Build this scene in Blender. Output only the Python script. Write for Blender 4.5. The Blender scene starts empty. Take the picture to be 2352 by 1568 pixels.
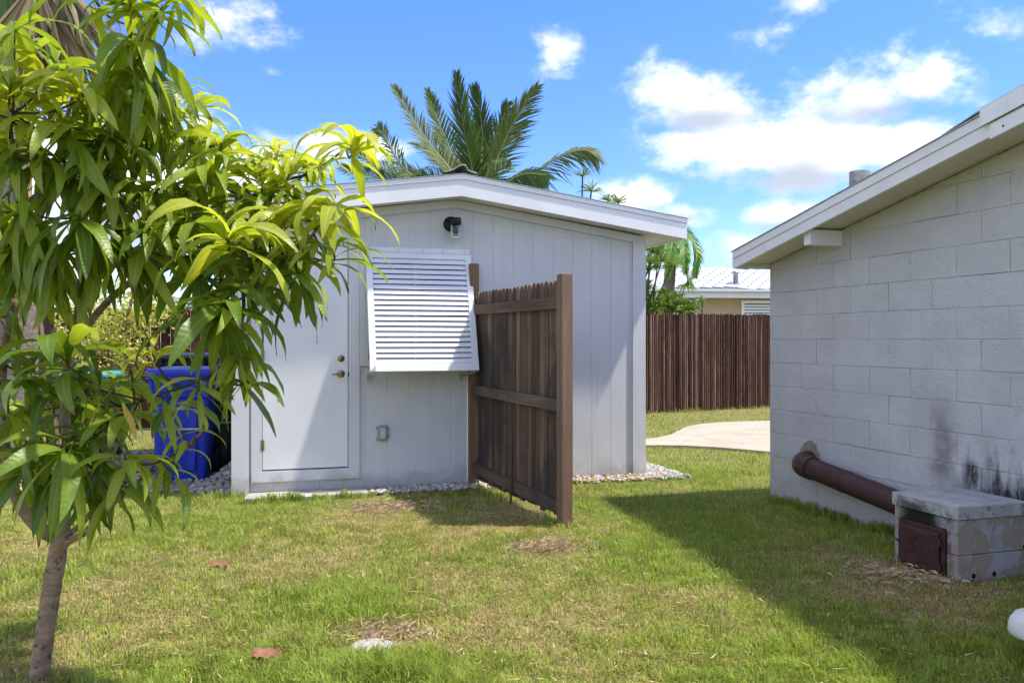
import bpy, bmesh, math, random
import numpy as np
from mathutils import Vector, Matrix, Euler, noise as mnoise

random.seed(7)
RNG = np.random.default_rng(11)
sc = bpy.context.scene
R = math.radians

# ------------------------------------------------------------------ camera
CAM_Z = 1.38
F = 1958.0                       # focal length in picture units (2352 wide)
cam_data = bpy.data.cameras.new('camera')
cam_data.sensor_width = 36.0
cam_data.lens = 36.0 * F / 2352.0
cam_data.clip_start = 0.05
cam_data.clip_end = 2000
cam_data.shift_y = -3.0 / 2352.0
cam_data.dof.use_dof = False
cam = bpy.data.objects.new('camera', cam_data)
sc.collection.objects.link(cam)
cam.location = (0, 0, CAM_Z)
cam.rotation_euler = (R(90), 0, 0)
sc.camera = cam


def at(u, v, Y):
    """world point that stands Y metres ahead, seen at picture position u, v (2352 x 1568)"""
    return Vector(((u - 1176) / F * Y, Y, CAM_Z - (v - 781) / F * Y))


def ground(u, v):
    Y = CAM_Z * F / (v - 781)
    return Vector(((u - 1176) / F * Y, Y, 0))


# ------------------------------------------------------------------ light
SUN_DIR = Vector((0.535, -0.03, 1.0)).normalized()       # towards the sun
sun_data = bpy.data.lights.new('sun', 'SUN')
sun_data.energy = 2.0
sun_data.angle = R(2.2)
sun_data.color = (1.0, 0.95, 0.87)
sun = bpy.data.objects.new('sun', sun_data)
sc.collection.objects.link(sun)
sun.rotation_euler = SUN_DIR.to_track_quat('Z', 'Y').to_euler()
sun.location = (6, 0, 12)

sc.view_settings.view_transform = 'Standard'
sc.view_settings.look = 'None'
sc.view_settings.gamma = 1.0
sc.view_settings.use_curve_mapping = False
sc.view_settings.exposure = 1.78
sc.cycles.max_bounces = 5
sc.cycles.caustics_reflective = False
sc.cycles.caustics_refractive = False
sc.cycles.adaptive_threshold = 0.02
sc.cycles.diffuse_bounces = 3
sc.cycles.glossy_bounces = 2
sc.cycles.transmission_bounces = 6
sc.cycles.transparent_max_bounces = 6

# ------------------------------------------------------------------ world: sky and clouds
world = bpy.data.worlds.new('World')
sc.world = world
world.use_nodes = True
wn, wl = world.node_tree.nodes, world.node_tree.links
wn.clear()


def wmath(op, a, b=None, c=None, clamp=False):
    n = wn.new('ShaderNodeMath')
    n.operation = op
    n.use_clamp = clamp
    for i, x in enumerate((a, b, c)):
        if x is None:
            continue
        if isinstance(x, (int, float)):
            n.inputs[i].default_value = x
        else:
            wl.new(x, n.inputs[i])
    return n.outputs[0]


def build_world():
    out = wn.new('ShaderNodeOutputWorld')
    bg = wn.new('ShaderNodeBackground')
    bg.inputs['Strength'].default_value = 0.15
    wl.new(bg.outputs[0], out.inputs[0])
    sky = wn.new('ShaderNodeTexSky')
    sky.sky_type = 'NISHITA'
    sky.sun_disc = False
    sky.sun_elevation = math.asin(SUN_DIR.z)
    sky.sun_rotation = math.atan2(SUN_DIR.x, SUN_DIR.y)
    sky.altitude = 0
    sky.air_density = 1.0
    sky.dust_density = 0.1
    sky.ozone_density = 3.0
    hsv = wn.new('ShaderNodeHueSaturation')
    hsv.inputs['Saturation'].default_value = 1.30
    hsv.inputs['Hue'].default_value = 0.523
    hsv.inputs['Value'].default_value = 0.72
    wl.new(sky.outputs[0], hsv.inputs['Color'])
    tc = wn.new('ShaderNodeTexCoord')
    sep = wn.new('ShaderNodeSeparateXYZ')
    wl.new(tc.outputs['Generated'], sep.inputs[0])
    X, Y, Z = sep.outputs
    az = wmath('ARCTAN2', X, Y)
    el = wmath('ARCSINE', Z)
    # wind-torn edges
    mp = wn.new('ShaderNodeMapping')
    mp.inputs['Scale'].default_value = (1.0, 1.0, 1.55)
    wl.new(tc.outputs['Generated'], mp.inputs[0])

    def fbm(scale, detail, rough, dist=0.0, off=0.0):
        n = wn.new('ShaderNodeTexNoise')
        n.inputs['Scale'].default_value = scale
        n.inputs['Detail'].default_value = detail
        n.inputs['Roughness'].default_value = rough
        n.inputs['Distortion'].default_value = dist
        ad = wn.new('ShaderNodeVectorMath')
        ad.operation = 'ADD'
        ad.inputs[1].default_value = (off, off * 1.7, off * .6)
        wl.new(mp.outputs[0], ad.inputs[0])
        wl.new(ad.outputs[0], n.inputs['Vector'])
        return n.outputs[0]
    n1 = fbm(6.5, 6, 0.60, 0.0, 1.3)
    n2 = fbm(19.0, 4, 0.62, 0.0, 4.1)
    n3 = fbm(2.2, 1, 0.5, 0.0, 7.7)
    # cumulus in front of the camera: u, v, radius u, radius v, weight
    blobs = [(505, 30, 70, 45, .45), (560, 110, 95, 50, .62), (430, 80, 110, 60, .45), (625, 165, 70, 40, .60),
             (850, 340, 140, 60, 1.15), (755, 325, 70, 48, .95),
             (1272, 135, 55, 40, .40),
             (1560, 210, 130, 75, .95), (1650, 255, 145, 60, 1.0), (1480, 235, 90, 50, .5),
             (1590, 345, 150, 55, .9), (1740, 350, 190, 95, 1.3), (1890, 355, 220, 110, 1.4), (2060, 350, 200, 100, 1.3), (1850, 415, 220, 50, 1.0),
             (1900, 190, 125, 60, .8), (2010, 230, 160, 85, 1.1), (2120, 180, 135, 90, 1.1),
             (1745, 85, 80, 55, .45), (1470, 452, 120, 55, 1.3), (1580, 490, 130, 45, 1.2),
             (1780, 492, 160, 52, 1.1), (1690, 560, 150, 50, .62), (1850, 5, 160, 32, .42), (2290, 70, 110, 70, .30),
             (330, 420, 330, 200, 1.1), (520, 420, 200, 120, .95), (120, 500, 260, 200, 1.0), (2450, 300, 220, 120, .9)]
    lst = []
    for (u, v, ru, rv, w) in blobs:
        p = at(u, v, 1.0) - Vector((0, 0, CAM_Z))
        p.normalize()
        lst.append((math.atan2(p.x, p.y), math.asin(p.z), ru / F * 1.05, rv / F * 1.0, w))
    cx = wn.new('ShaderNodeCombineXYZ')
    wl.new(az, cx.inputs[0])
    wl.new(el, cx.inputs[1])
    ae = cx.outputs[0]
    field = None
    def blob(a0, e0, ra, re, w):
        vm = wn.new('ShaderNodeVectorMath')
        vm.operation = 'MULTIPLY_ADD'
        wl.new(ae, vm.inputs[0])
        vm.inputs[1].default_value = (1.0 / ra, 1.0 / re, 0)
        vm.inputs[2].default_value = (-a0 / ra, -e0 / re, 0)
        ln_ = wn.new('ShaderNodeVectorMath')
        ln_.operation = 'LENGTH'
        wl.new(vm.outputs[0], ln_.inputs[0])
        return wmath('MULTIPLY_ADD', ln_.outputs['Value'], -w, w * 1.02)

    for (a0, e0, ra, re, w) in lst:
        b = blob(a0, e0, ra, re, w)
        field = b if field is None else wmath('SMOOTH_MAX', field, b, 0.12)
    # unseen broken cumulus outside the view, made denser to raise ambient light
    def ws(x, lo, hi):
        q = wn.new('ShaderNodeMapRange')
        q.interpolation_type = 'SMOOTHSTEP'
        q.inputs['From Min'].default_value = lo
        q.inputs['From Max'].default_value = hi
        wl.new(x, q.inputs[0])
        return q.outputs[0]
    away = wmath('MAXIMUM', ws(wmath('ABSOLUTE', az), .62, .85), ws(el, .40, .58))
    rest = wmath('MULTIPLY_ADD', n3, 5.5, -2.75 + 0.5)
    field = wmath('MAXIMUM', field, -0.75)
    field = wmath('ADD', wmath('MULTIPLY', field, wmath('SUBTRACT', 1.0, away)), wmath('MULTIPLY', wmath('MAXIMUM', wmath('MINIMUM', rest, 1.0), -.75), away))
    torn = wmath('ADD', wmath('MULTIPLY', wmath('SUBTRACT', n1, 0.5), 2.6), wmath('MULTIPLY', wmath('SUBTRACT', n2, 0.5), 1.5))
    dens = wmath('ADD', field, torn)
    mr = wn.new('ShaderNodeMapRange')
    mr.interpolation_type = 'SMOOTHSTEP'
    mr.inputs['From Min'].default_value = 0.0
    mr.inputs['From Max'].default_value = 0.92
    wl.new(dens, mr.inputs[0])
    # thicker parts are whiter above, greyer where the cloud is deep
    shade = None
    for (u, v, ru, rv) in ((1830, 415, 330, 70), (1560, 500, 150, 34), (1620, 275, 150, 40), (2040, 255, 200, 45), (1790, 525, 150, 30), (880, 385, 150, 36), (560, 165, 120, 40), (300, 520, 300, 80)):
        p = (at(u, v, 1.0) - Vector((0, 0, CAM_Z))).normalized()
        b = blob(math.atan2(p.x, p.y), math.asin(p.z), ru / F, rv / F, 1.0)
        shade = b if shade is None else wmath('MAXIMUM', shade, b)
    mg = wn.new('ShaderNodeMapRange')
    mg.interpolation_type = 'SMOOTHSTEP'
    mg.inputs['From Min'].default_value = -0.1
    mg.inputs['From Max'].default_value = 0.95
    wl.new(wmath('ADD', wmath('MAXIMUM', shade, -1.0), wmath('MULTIPLY', wmath('SUBTRACT', n1, 0.5), 1.6)), mg.inputs[0])
    cr = wn.new('ShaderNodeValToRGB')
    cr.color_ramp.elements[0].color = (3.0, 3.0, 3.03, 1)
    cr.color_ramp.elements[1].color = (1.36, 1.45, 1.60, 1)
    wl.new(mg.outputs[0], cr.inputs[0])
    mix = wn.new('ShaderNodeMixRGB')
    wl.new(wmath('MULTIPLY', wmath('POWER', mr.outputs[0], 1.25), 0.94), mix.inputs[0])
    low = ws(el, 0.0, 0.5)
    dk = wn.new('ShaderNodeMixRGB')
    wl.new(low, dk.inputs[0])
    dk.inputs[1].default_value = (.50, .58, .66, 1)
    dk.inputs[2].default_value = (.88, .92, .98, 1)
    tint = wn.new('ShaderNodeMixRGB')
    tint.blend_type = 'MULTIPLY'
    tint.inputs[0].default_value = 1.0
    wl.new(hsv.outputs[0], tint.inputs[1])
    wl.new(dk.outputs[0], tint.inputs[2])
    wl.new(tint.outputs[0], mix.inputs[1])
    wl.new(cr.outputs[0], mix.inputs[2])
    wl.new(mix.outputs[0], bg.inputs['Color'])


build_world()
try:
    world.cycles.sampling_method = 'MANUAL'
    world.cycles.sample_map_resolution = 1024
except Exception:
    pass

# ------------------------------------------------------------------ helpers: objects
C = sc.collection


class MB:
    """collects shapes for ONE mesh object"""

    def __init__(self):
        self.v, self.f, self.smooth = [], [], []

    def add(self, verts, faces, smooth=False, M=None):
        o = len(self.v)
        for p in verts:
            p = Vector(p)
            if M is not None:
                p = M @ p
            self.v.append(p[:])
        for fc in faces:
            self.f.append(tuple(i + o for i in fc))
            self.smooth.append(smooth)
        return self

    def box(self, x0, x1, y0, y1, z0, z1, M=None, bev=0.0):
        if bev <= 0:
            v = [(x, y, z) for z in (z0, z1) for y in (y0, y1) for x in (x0, x1)]
            f = [(0, 2, 3, 1), (4, 5, 7, 6), (0, 1, 5, 4), (2, 6, 7, 3), (0, 4, 6, 2), (1, 3, 7, 5)]
            return self.add(v, f, False, M)
        bm = bmesh.new()
        bmesh.ops.create_cube(bm, size=1.0)
        for q in bm.verts:
            q.co = Vector(((x0 + x1) / 2 + q.co.x * (x1 - x0), (y0 + y1) / 2 + q.co.y * (y1 - y0), (z0 + z1) / 2 + q.co.z * (z1 - z0)))
        bmesh.ops.bevel(bm, geom=bm.edges[:], offset=bev, segments=1, affect='EDGES')
        bm.verts.index_update()
        v = [q.co.copy() for q in bm.verts]
        f = [[q.index for q in fc.verts] for fc in bm.faces]
        bm.free()
        return self.add(v, f, False, M)

    def prism(self, poly, axis, a, b, M=None):
        """extrude a 2-D polygon: axis 'y' takes (x,z), 'x' takes (y,z), 'z' takes (x,y)"""
        def pt(p, t):
            if axis == 'y':
                return (p[0], t, p[1])
            if axis == 'x':
                return (t, p[0], p[1])
            return (p[0], p[1], t)
        n = len(poly)
        v = [pt(p, a) for p in poly] + [pt(p, b) for p in poly]
        f = [tuple(range(n - 1, -1, -1)), tuple(range(n, 2 * n))]
        f += [(i, (i + 1) % n, n + (i + 1) % n, n + i) for i in range(n)]
        return self.add(v, f, False, M)

    def tube(self, pts, rad, n=8, cap=True, smooth=True, M=None):
        pts = [Vector(p) for p in pts]
        if not hasattr(rad, '__len__'):
            rad = [rad] * len(pts)
        v, f = [], []
        ref = None
        for i, p in enumerate(pts):
            t = (pts[min(i + 1, len(pts) - 1)] - pts[max(i - 1, 0)])
            if t.length < 1e-9:
                t = Vector((0, 0, 1))
            t.normalize()
            if ref is None:
                ref = t.orthogonal().normalized()
            else:
                ref = (ref - t * ref.dot(t))
                ref = ref.normalized() if ref.length > 1e-6 else t.orthogonal().normalized()
            b = t.cross(ref)
            for k in range(n):
                a = 2 * math.pi * k / n
                v.append(p + (ref * math.cos(a) + b * math.sin(a)) * rad[i])
        for i in range(len(pts) - 1):
            for k in range(n):
                k2 = (k + 1) % n
                f.append((i * n + k, i * n + k2, (i + 1) * n + k2, (i + 1) * n + k))
        self.add(v, f, smooth, M)
        if cap:
            o = [tuple(range(n - 1, -1, -1)), tuple(range(n))]
            self.add(v[:n], [o[0]], False, M)
            self.add(v[-n:], [o[1]], False, M)
        return self

    def lathe(self, prof, n=20, M=None, smooth=True):
        v, f = [], []
        for (r, z) in prof:
            for k in range(n):
                a = 2 * math.pi * k / n
                v.append((r * math.cos(a), r * math.sin(a), z))
        for i in range(len(prof) - 1):
            for k in range(n):
                k2 = (k + 1) % n
                f.append((i * n + k, i * n + k2, (i + 1) * n + k2, (i + 1) * n + k))
        if prof[0][0] > 1e-6:
            f.append(tuple(range(n - 1, -1, -1)))
        if prof[-1][0] > 1e-6:
            f.append(tuple((len(prof) - 1) * n + k for k in range(n)))
        return self.add(v, f, smooth, M)

    def mesh(self, name, mat=None):
        me = bpy.data.meshes.new(name)
        me.from_pydata(self.v, [], self.f)
        me.polygons.foreach_set('use_smooth', self.smooth)
        if mat is not None:
            me.materials.append(mat)
        me.update()
        return me

    def build(self, name, mat=None, parent=None):
        return link(name, self.mesh(name, mat), parent)


def link(name, me, parent=None):
    o = bpy.data.objects.new(name, me)
    C.objects.link(o)
    if parent is not None:
        o.parent = parent
    return o


def thing(name, label, cat, loc=(0, 0, 0), rz=0.0, group=None):
    o = bpy.data.objects.new(name, None)
    o.empty_display_size = 0.1
    C.objects.link(o)
    o.location = loc
    o.rotation_euler = (0, 0, rz)
    return tag(o, label, cat, group)


def tag(o, label=None, cat=None, group=None, kind=None):
    if label:
        o['label'] = label
    if cat:
        o['category'] = cat
    if group:
        o['group'] = group
    if kind:
        o['kind'] = kind
    return o


def big_mesh(name, verts, faces, mat, attrs=None, colors=None, smooth=False):
    """fast mesh from numpy: verts (n,3), faces (m,k) all with k corners"""
    me = bpy.data.meshes.new(name)
    nv, (nf, k) = len(verts), faces.shape
    me.vertices.add(nv)
    me.vertices.foreach_set('co', np.ascontiguousarray(verts, dtype=np.float32).ravel())
    me.loops.add(nf * k)
    me.loops.foreach_set('vertex_index', np.ascontiguousarray(faces, dtype=np.int32).ravel())
    me.polygons.add(nf)
    me.polygons.foreach_set('loop_start', np.arange(0, nf * k, k, dtype=np.int32))
    if smooth:
        me.polygons.foreach_set('use_smooth', np.ones(nf, dtype=bool))
    for nm, arr in (attrs or {}).items():
        a = me.attributes.new(nm, 'FLOAT', 'POINT')
        a.data.foreach_set('value', np.ascontiguousarray(arr, dtype=np.float32))
    for nm, arr in (colors or {}).items():
        a = me.attributes.new(nm, 'FLOAT_COLOR', 'POINT')
        a.data.foreach_set('color', np.ascontiguousarray(arr, dtype=np.float32).ravel())
    me.materials.append(mat)
    me.update(calc_edges=True)
    me.validate()
    return me


# ------------------------------------------------------------------ helpers: materials
class NT:
    def __init__(self, name):
        self.m = bpy.data.materials.new(name)
        self.m.use_nodes = True
        self.n, self.l = self.m.node_tree.nodes, self.m.node_tree.links
        self.bsdf = self.n['Principled BSDF']
        self.out = self.n['Material Output']
        self._pos = None

    def pos(self, kind='world', scale=(1, 1, 1), off=(0, 0, 0)):
        if kind == 'world':
            s = self.n.new('ShaderNodeNewGeometry').outputs['Position']
        else:
            s = self.n.new('ShaderNodeTexCoord').outputs['Object']
        mp = self.n.new('ShaderNodeMapping')
        mp.inputs['Scale'].default_value = scale
        mp.inputs['Location'].default_value = off
        self.l.new(s, mp.inputs[0])
        return mp.outputs[0]

    def objrand(self):
        return self.n.new('ShaderNodeObjectInfo').outputs['Random']

    def attr(self, name, out='Fac'):
        a = self.n.new('ShaderNodeAttribute')
        a.attribute_name = name
        return a.outputs[out]

    def noise(self, vec, scale, detail=4, rough=0.55, dist=0.0):
        n = self.n.new('ShaderNodeTexNoise')
        n.inputs['Scale'].default_value = scale
        n.inputs['Detail'].default_value = detail
        n.inputs['Roughness'].default_value = rough
        n.inputs['Distortion'].default_value = dist
        if vec is not None:
            self.l.new(vec, n.inputs['Vector'])
        return n.outputs[0]

    def math(self, op, a, b=None, c=None, clamp=False):
        n = self.n.new('ShaderNodeMath')
        n.operation = op
        n.use_clamp = clamp
        for i, x in enumerate((a, b, c)):
            if x is None:
                continue
            if isinstance(x, (int, float)):
                n.inputs[i].default_value = x
            else:
                self.l.new(x, n.inputs[i])
        return n.outputs[0]

    def step(self, x, lo, hi, t0=0.0, t1=1.0):
        n = self.n.new('ShaderNodeMapRange')
        n.interpolation_type = 'SMOOTHSTEP'
        n.inputs['From Min'].default_value = lo
        n.inputs['From Max'].default_value = hi
        n.inputs['To Min'].default_value = t0
        n.inputs['To Max'].default_value = t1
        self.l.new(x, n.inputs[0])
        return n.outputs[0]

    def mix(self, fac, a, b, mode='MIX'):
        n = self.n.new('ShaderNodeMixRGB')
        n.blend_type = mode
        for i, x in enumerate((fac, a, b)):
            if isinstance(x, (int, float)):
                n.inputs[i].default_value = x
            elif isinstance(x, (tuple, list)):
                n.inputs[i].default_value = tuple(x) + ((1,) if len(x) == 3 else ())
            else:
                self.l.new(x, n.inputs[i])
        return n.outputs[0]

    def ramp(self, fac, stops):
        n = self.n.new('ShaderNodeValToRGB')
        e = n.color_ramp.elements
        while len(e) < len(stops):
            e.new(0.5)
        for k, (p, c) in enumerate(stops):
            e[k].position = p
            e[k].color = tuple(c) + (1,)
        self.l.new(fac, n.inputs[0])
        return n.outputs[0]

    def bump(self, h, strength=0.3, dist=0.01):
        n = self.n.new('ShaderNodeBump')
        n.inputs['Strength'].default_value = strength
        n.inputs['Distance'].default_value = dist
        self.l.new(h, n.inputs['Height'])
        self.l.new(n.outputs[0], self.bsdf.inputs['Normal'])
        return n

    def color(self, c):
        i = self.bsdf.inputs['Base Color']
        if isinstance(c, (tuple, list)):
            i.default_value = tuple(c) + ((1,) if len(c) == 3 else ())
        else:
            self.l.new(c, i)
        return self

    def set(self, rough=None, metal=None, spec=None):
        if rough is not None:
            i = self.bsdf.inputs['Roughness']
            if isinstance(rough, (int, float)):
                i.default_value = rough
            else:
                self.l.new(rough, i)
        if metal is not None:
            self.bsdf.inputs['Metallic'].default_value = metal
        if spec is not None:
            self.bsdf.inputs['Specular IOR Level'].default_value = spec
        return self


def simple(name, col, rough=0.6, metal=0.0, var=0.12, scale=9.0, bump=0.12, spec=0.4, bscale=60):
    t = NT(name)
    p = t.pos()
    n = t.noise(p, scale, 5, 0.6)
    t.color(t.mix(t.step(n, 0.3, 0.72), tuple(c * (1 - var) for c in col), tuple(min(1, c * (1 + var * .6)) for c in col)))
    t.set(rough=rough, metal=metal, spec=spec)
    if bump:
        t.bump(t.noise(p, bscale, 4), bump, 0.004)
    return t.m


M = {}


def paint_mat(name, col, dirt=(0.33, 0.31, 0.27), amount=0.5, low=True, vertical=True, rough=0.62):
    """old exterior house paint: faint brush grain, blotches, dirt splashed up from the ground"""
    t = NT(name)
    p = t.pos()
    big = t.noise(p, 1.7, 5, 0.6)
    c = t.mix(t.step(big, 0.3, 0.75), tuple(x * 0.93 for x in col), tuple(min(.9, x * 1.04) for x in col))
    st = t.noise(t.pos(scale=(14, 14, 0.7) if vertical else (1.5, 1.5, 16)), 1.0, 6, 0.65)
    c = t.mix(t.math('MULTIPLY', t.step(st, 0.52, 0.82), amount * 0.5), c, dirt)
    sp = t.noise(p, 38, 3, 0.5)
    c = t.mix(t.math('MULTIPLY', t.step(sp, 0.70, 0.80), amount * 0.6), c, dirt)
    if low:
        z = t.n.new('ShaderNodeSeparateXYZ')
        t.l.new(t.n.new('ShaderNodeNewGeometry').outputs['Position'], z.inputs[0])
        h = t.math('ADD', z.outputs[2], t.math('MULTIPLY', t.math('SUBTRACT', t.noise(p, 6, 5), 0.5), 0.5))
        c = t.mix(t.step(h, 0.03, 0.22, amount * 1.1, 0.0), c, dirt)
    t.color(c)
    t.set(rough=rough, spec=0.3)
    g = t.noise(t.pos(scale=(120, 120, 5) if vertical else (8, 8, 150)), 1.0, 4, 0.6)
    t.bump(g, 0.16, 0.003)
    return t.m


M['shed_paint'] = paint_mat('shed_grey_paint', (0.61, 0.605, 0.600))
M['shed_trim'] = paint_mat('shed_grey_trim_paint', (0.625, 0.62, 0.614))
M['door_paint'] = paint_mat('door_white_paint', (0.74, 0.735, 0.73), amount=0.14, low=False, rough=0.45)
M['white_trim'] = paint_mat('white_fascia_paint', (0.77, 0.765, 0.75), amount=0.18, low=False, vertical=False, rough=0.5)
M['soffit'] = paint_mat('soffit_paint', (0.66, 0.63, 0.555), amount=0.25, low=False, vertical=False)
M['shed_soffit'] = paint_mat('shed_soffit_paint', (0.66, 0.66, 0.64), amount=0.2, low=False, vertical=False)
M['aluminium'] = simple('white_aluminium', (0.76, 0.765, 0.77), 0.38, 0.0, 0.05, 14, 0.05)
M['alu_dirty'] = paint_mat('white_louvre_enamel', (0.78, 0.785, 0.79), dirt=(.22, .21, .2), amount=0.3, low=False, vertical=False, rough=0.4)
M['dark_gap'] = simple('dark_window_glass', (0.02, 0.022, 0.025), 0.12, 0, 0.1, 5, 0, 0.5)
M['galv'] = simple('galvanised_steel', (0.42, 0.42, 0.41), 0.45, 0.75, 0.25, 20, 0.1)
M['brass'] = simple('aged_brass', (0.35, 0.25, 0.11), 0.32, 0.9, 0.3, 60, 0.1)
M['black_metal'] = simple('black_lamp_metal', (0.012, 0.012, 0.013), 0.42, 0.3, 0.3, 40, 0.1)
M['roof_sheet'] = simple('white_roof_membrane', (0.70, 0.70, 0.70), 0.7, 0, 0.15, 4, 0.3)
M['roof_cap'] = simple('weathered_grey_roof_felt', (0.36, 0.35, 0.33), 0.85, 0, 0.35, 12, 0.6)
M['concrete'] = simple('pale_concrete', (0.40, 0.375, 0.335), 0.85, 0, 0.2, 7, 0.4, 0.2)
M['gravel_bed'] = simple('gravel_bed_soil', (0.26, 0.22, 0.17), 0.95, 0, 0.4, 25, 0.8, 0.1)


def glass_mat():
    t = NT('clear_ribbed_glass')
    t.color((0.92, 0.93, 0.93))
    t.set(rough=0.08)
    t.bsdf.inputs['Transmission Weight'].default_value = 1.0
    t.bsdf.inputs['IOR'].default_value = 1.3
    return t.m


M['glass'] = glass_mat()


def block_mat():
    """painted concrete block: pinholes, roughcast near the eave, soot over the fire box (house-local position)"""
    t = NT('painted_concrete_block')
    p = t.pos('object')
    sx = t.n.new('ShaderNodeSeparateXYZ')
    t.l.new(p, sx.inputs[0])
    s, y, z = sx.outputs
    big = t.noise(p, 2.2, 5, 0.6)
    rnd = t.objrand()
    c = t.mix(t.step(big, 0.3, 0.72), (0.535, 0.533, 0.535), (0.635, 0.633, 0.635))
    c = t.mix(t.math('MULTIPLY', rnd, 0.35), c, (0.555, 0.553, 0.555))
    # warm grime below the eave
    roofz = t.math('ADD', 2.05, t.math('MULTIPLY', s, 0.2))
    dz = t.math('SUBTRACT', roofz, t.math('ADD', z, t.math('MULTIPLY', t.noise(p, 3.5, 5), 0.35)))
    c = t.mix(t.step(dz, -0.25, 0.30, 0.5, 0.0), c, (0.50, 0.485, 0.44))
    # soot
    n = t.noise(t.pos('object', (1, 1, 0.28)), 11, 4, 0.6)
    up = t.math('SUBTRACT', t.math('ADD', z, t.math('MULTIPLY', t.math('SUBTRACT', n, 0.5), -0.95)), 0.44)
    a = t.step(up, -0.03, 0.24, 1.0, 0.0)
    w = t.math('MULTIPLY', t.step(s, 1.95, 2.16), t.step(z, 0.39, 0.43))
    fine = t.step(t.noise(p, 40, 3), 0.25, 0.6, 0.78, 1.0)
    soot = t.math('MULTIPLY', t.math('MULTIPLY', a, w), fine)
    band = t.math('MULTIPLY', t.step(t.math('ADD', z, t.math('MULTIPLY', t.noise(p, 7, 4), .20)), .52, .68, 1.0, 0.0), t.step(s, 2.05, 2.3))
    soot = t.math('MAXIMUM', soot, t.math('MULTIPLY', band, t.math('MULTIPLY', fine, .9)))
    c = t.mix(t.math('MULTIPLY', soot, 0.97), c, (0.012, 0.011, 0.010))
    # older brown smoke plume that climbed the wall

    def plume(s0, ws, z0, z1, k):
        ds = t.math('ABSOLUTE', t.math('SUBTRACT', t.math('ADD', s, t.math('MULTIPLY', t.math('SUBTRACT', t.noise(p, 5, 4), .5), .22)), s0))
        f = t.math('MULTIPLY', t.step(ds, 0.0, ws, 1.0, 0.0), t.math('MULTIPLY', t.step(z, z0, z0 + .25), t.step(z, z1 - .45, z1, 1.0, 0.0)))
        f = t.math('MULTIPLY', f, t.step(t.noise(p, 14, 4), 0.2, 0.62, 0.55, 1.0))
        return t.math('MULTIPLY', f, k)
    c = t.mix(plume(1.92, 0.15, 0.30, 1.15, 0.70), c, (0.15, 0.125, 0.105))
    c = t.mix(plume(2.28, 0.10, 0.32, 0.95, 0.45), c, (0.15, 0.13, 0.11))
    c = t.mix(plume(1.80, 0.35, 0.55, 1.45, 0.16), c, (0.26, 0.24, 0.22))
    # bare pinholes
    v = t.n.new('ShaderNodeTexVoronoi')
    v.inputs['Scale'].default_value = 75
    t.l.new(p, v.inputs['Vector'])
    hole = t.step(v.outputs['Distance'], 0.10, 0.20, 1.0, 0.0)
    pick = t.step(t.noise(p, 17, 3), 0.48, 0.64)
    hp = t.math('MULTIPLY', hole, pick)
    c = t.mix(t.math('MULTIPLY', hp, 0.62), c, (0.19, 0.19, 0.195))
    # chipped patches high on the wall
    chip = t.math('MULTIPLY', t.step(t.noise(p, 9, 8, 0.78), 0.62, 0.70), t.step(dz, 0.0, 0.5, 0.55, 0.05))
    c = t.mix(chip, c, (0.20, 0.19, 0.17))
    # earth splashed on the lowest course
    c = t.mix(t.step(t.math('ADD', z, t.math('MULTIPLY', t.noise(p, 7, 4), 0.22)), 0.10, 0.34, 0.34, 0.0), c, (0.33, 0.31, 0.27))
    t.color(c)
    t.set(rough=0.78, spec=0.25)
    hgt = t.math('SUBTRACT', t.math('ADD', t.noise(p, 75, 4, 0.65), t.math('MULTIPLY', t.noise(p, 20, 4), 0.55)), t.math('MULTIPLY', hp, 2.0))
    t.bump(hgt, 1.0, 0.012)
    return t.m


M['block'] = block_mat()


def joint_mat():
    t = NT('mortar_joint')
    p = t.pos('object')
    n = t.noise(p, 6, 6, 0.7)
    t.color(t.mix(t.step(n, 0.40, 0.54), (0.19, 0.19, 0.195), (0.53, 0.53, 0.535)))
    t.set(rough=0.9, spec=0.2)
    t.bump(t.noise(p, 90, 4), 0.5, 0.006)
    return t.m


M['joint'] = joint_mat()


def wood_mat(name, cols, grain=(46, 46, 1.4), amount=1.0, blotch=None, rough=0.82, lvar=0.5):
    """weathered timber; grain runs along the axis with the small scale; each board takes its own tone"""
    t = NT(name)
    r = t.objrand()
    off = t.n.new('ShaderNodeCombineXYZ')
    for k, m_ in enumerate((37.0, 91.0, 53.0)):
        t.l.new(t.math('MULTIPLY', r, m_), off.inputs[k])
    va = t.n.new('ShaderNodeVectorMath')
    va.operation = 'ADD'
    t.l.new(t.pos('object', grain), va.inputs[0])
    t.l.new(off.outputs[0], va.inputs[1])
    g = t.noise(va.outputs[0], 1.0, 7, 0.68, 0.4)
    vb = t.n.new('ShaderNodeVectorMath')
    vb.operation = 'ADD'
    t.l.new(t.pos('object', tuple(max(0.9, x * .09) for x in grain)), vb.inputs[0])
    t.l.new(off.outputs[0], vb.inputs[1])
    g2 = t.noise(vb.outputs[0], 1.0, 4, 0.55, 0.3)
    fac = t.math('ADD', t.math('MULTIPLY', g, 0.62), t.math('ADD', t.math('MULTIPLY', g2, 0.40), t.math('MULTIPLY', t.math('SUBTRACT', r, 0.5), lvar * 0.42)))
    n = len(cols)
    c = t.ramp(fac, [(0.30 + 0.42 * i / (n - 1), cols[i]) for i in range(n)])
    if blotch:
        c = t.mix(t.math('MULTIPLY', t.step(t.noise(t.pos('world', (1, 1, .55)), 2.6, 5, 0.62), 0.44, 0.62), blotch[1]), c, blotch[0])
    crack = t.step(t.noise(va.outputs[0], 2.2, 3, 0.6), 0.64, 0.74)
    c = t.mix(t.math('MULTIPLY', crack, 0.7), c, tuple(x * 0.22 for x in cols[0]))
    t.color(c)
    t.set(rough=rough, spec=0.2)
    t.bump(t.math('SUBTRACT', g, t.math('MULTIPLY', crack, 0.6)), 0.6, 0.006)
    return t.m


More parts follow.
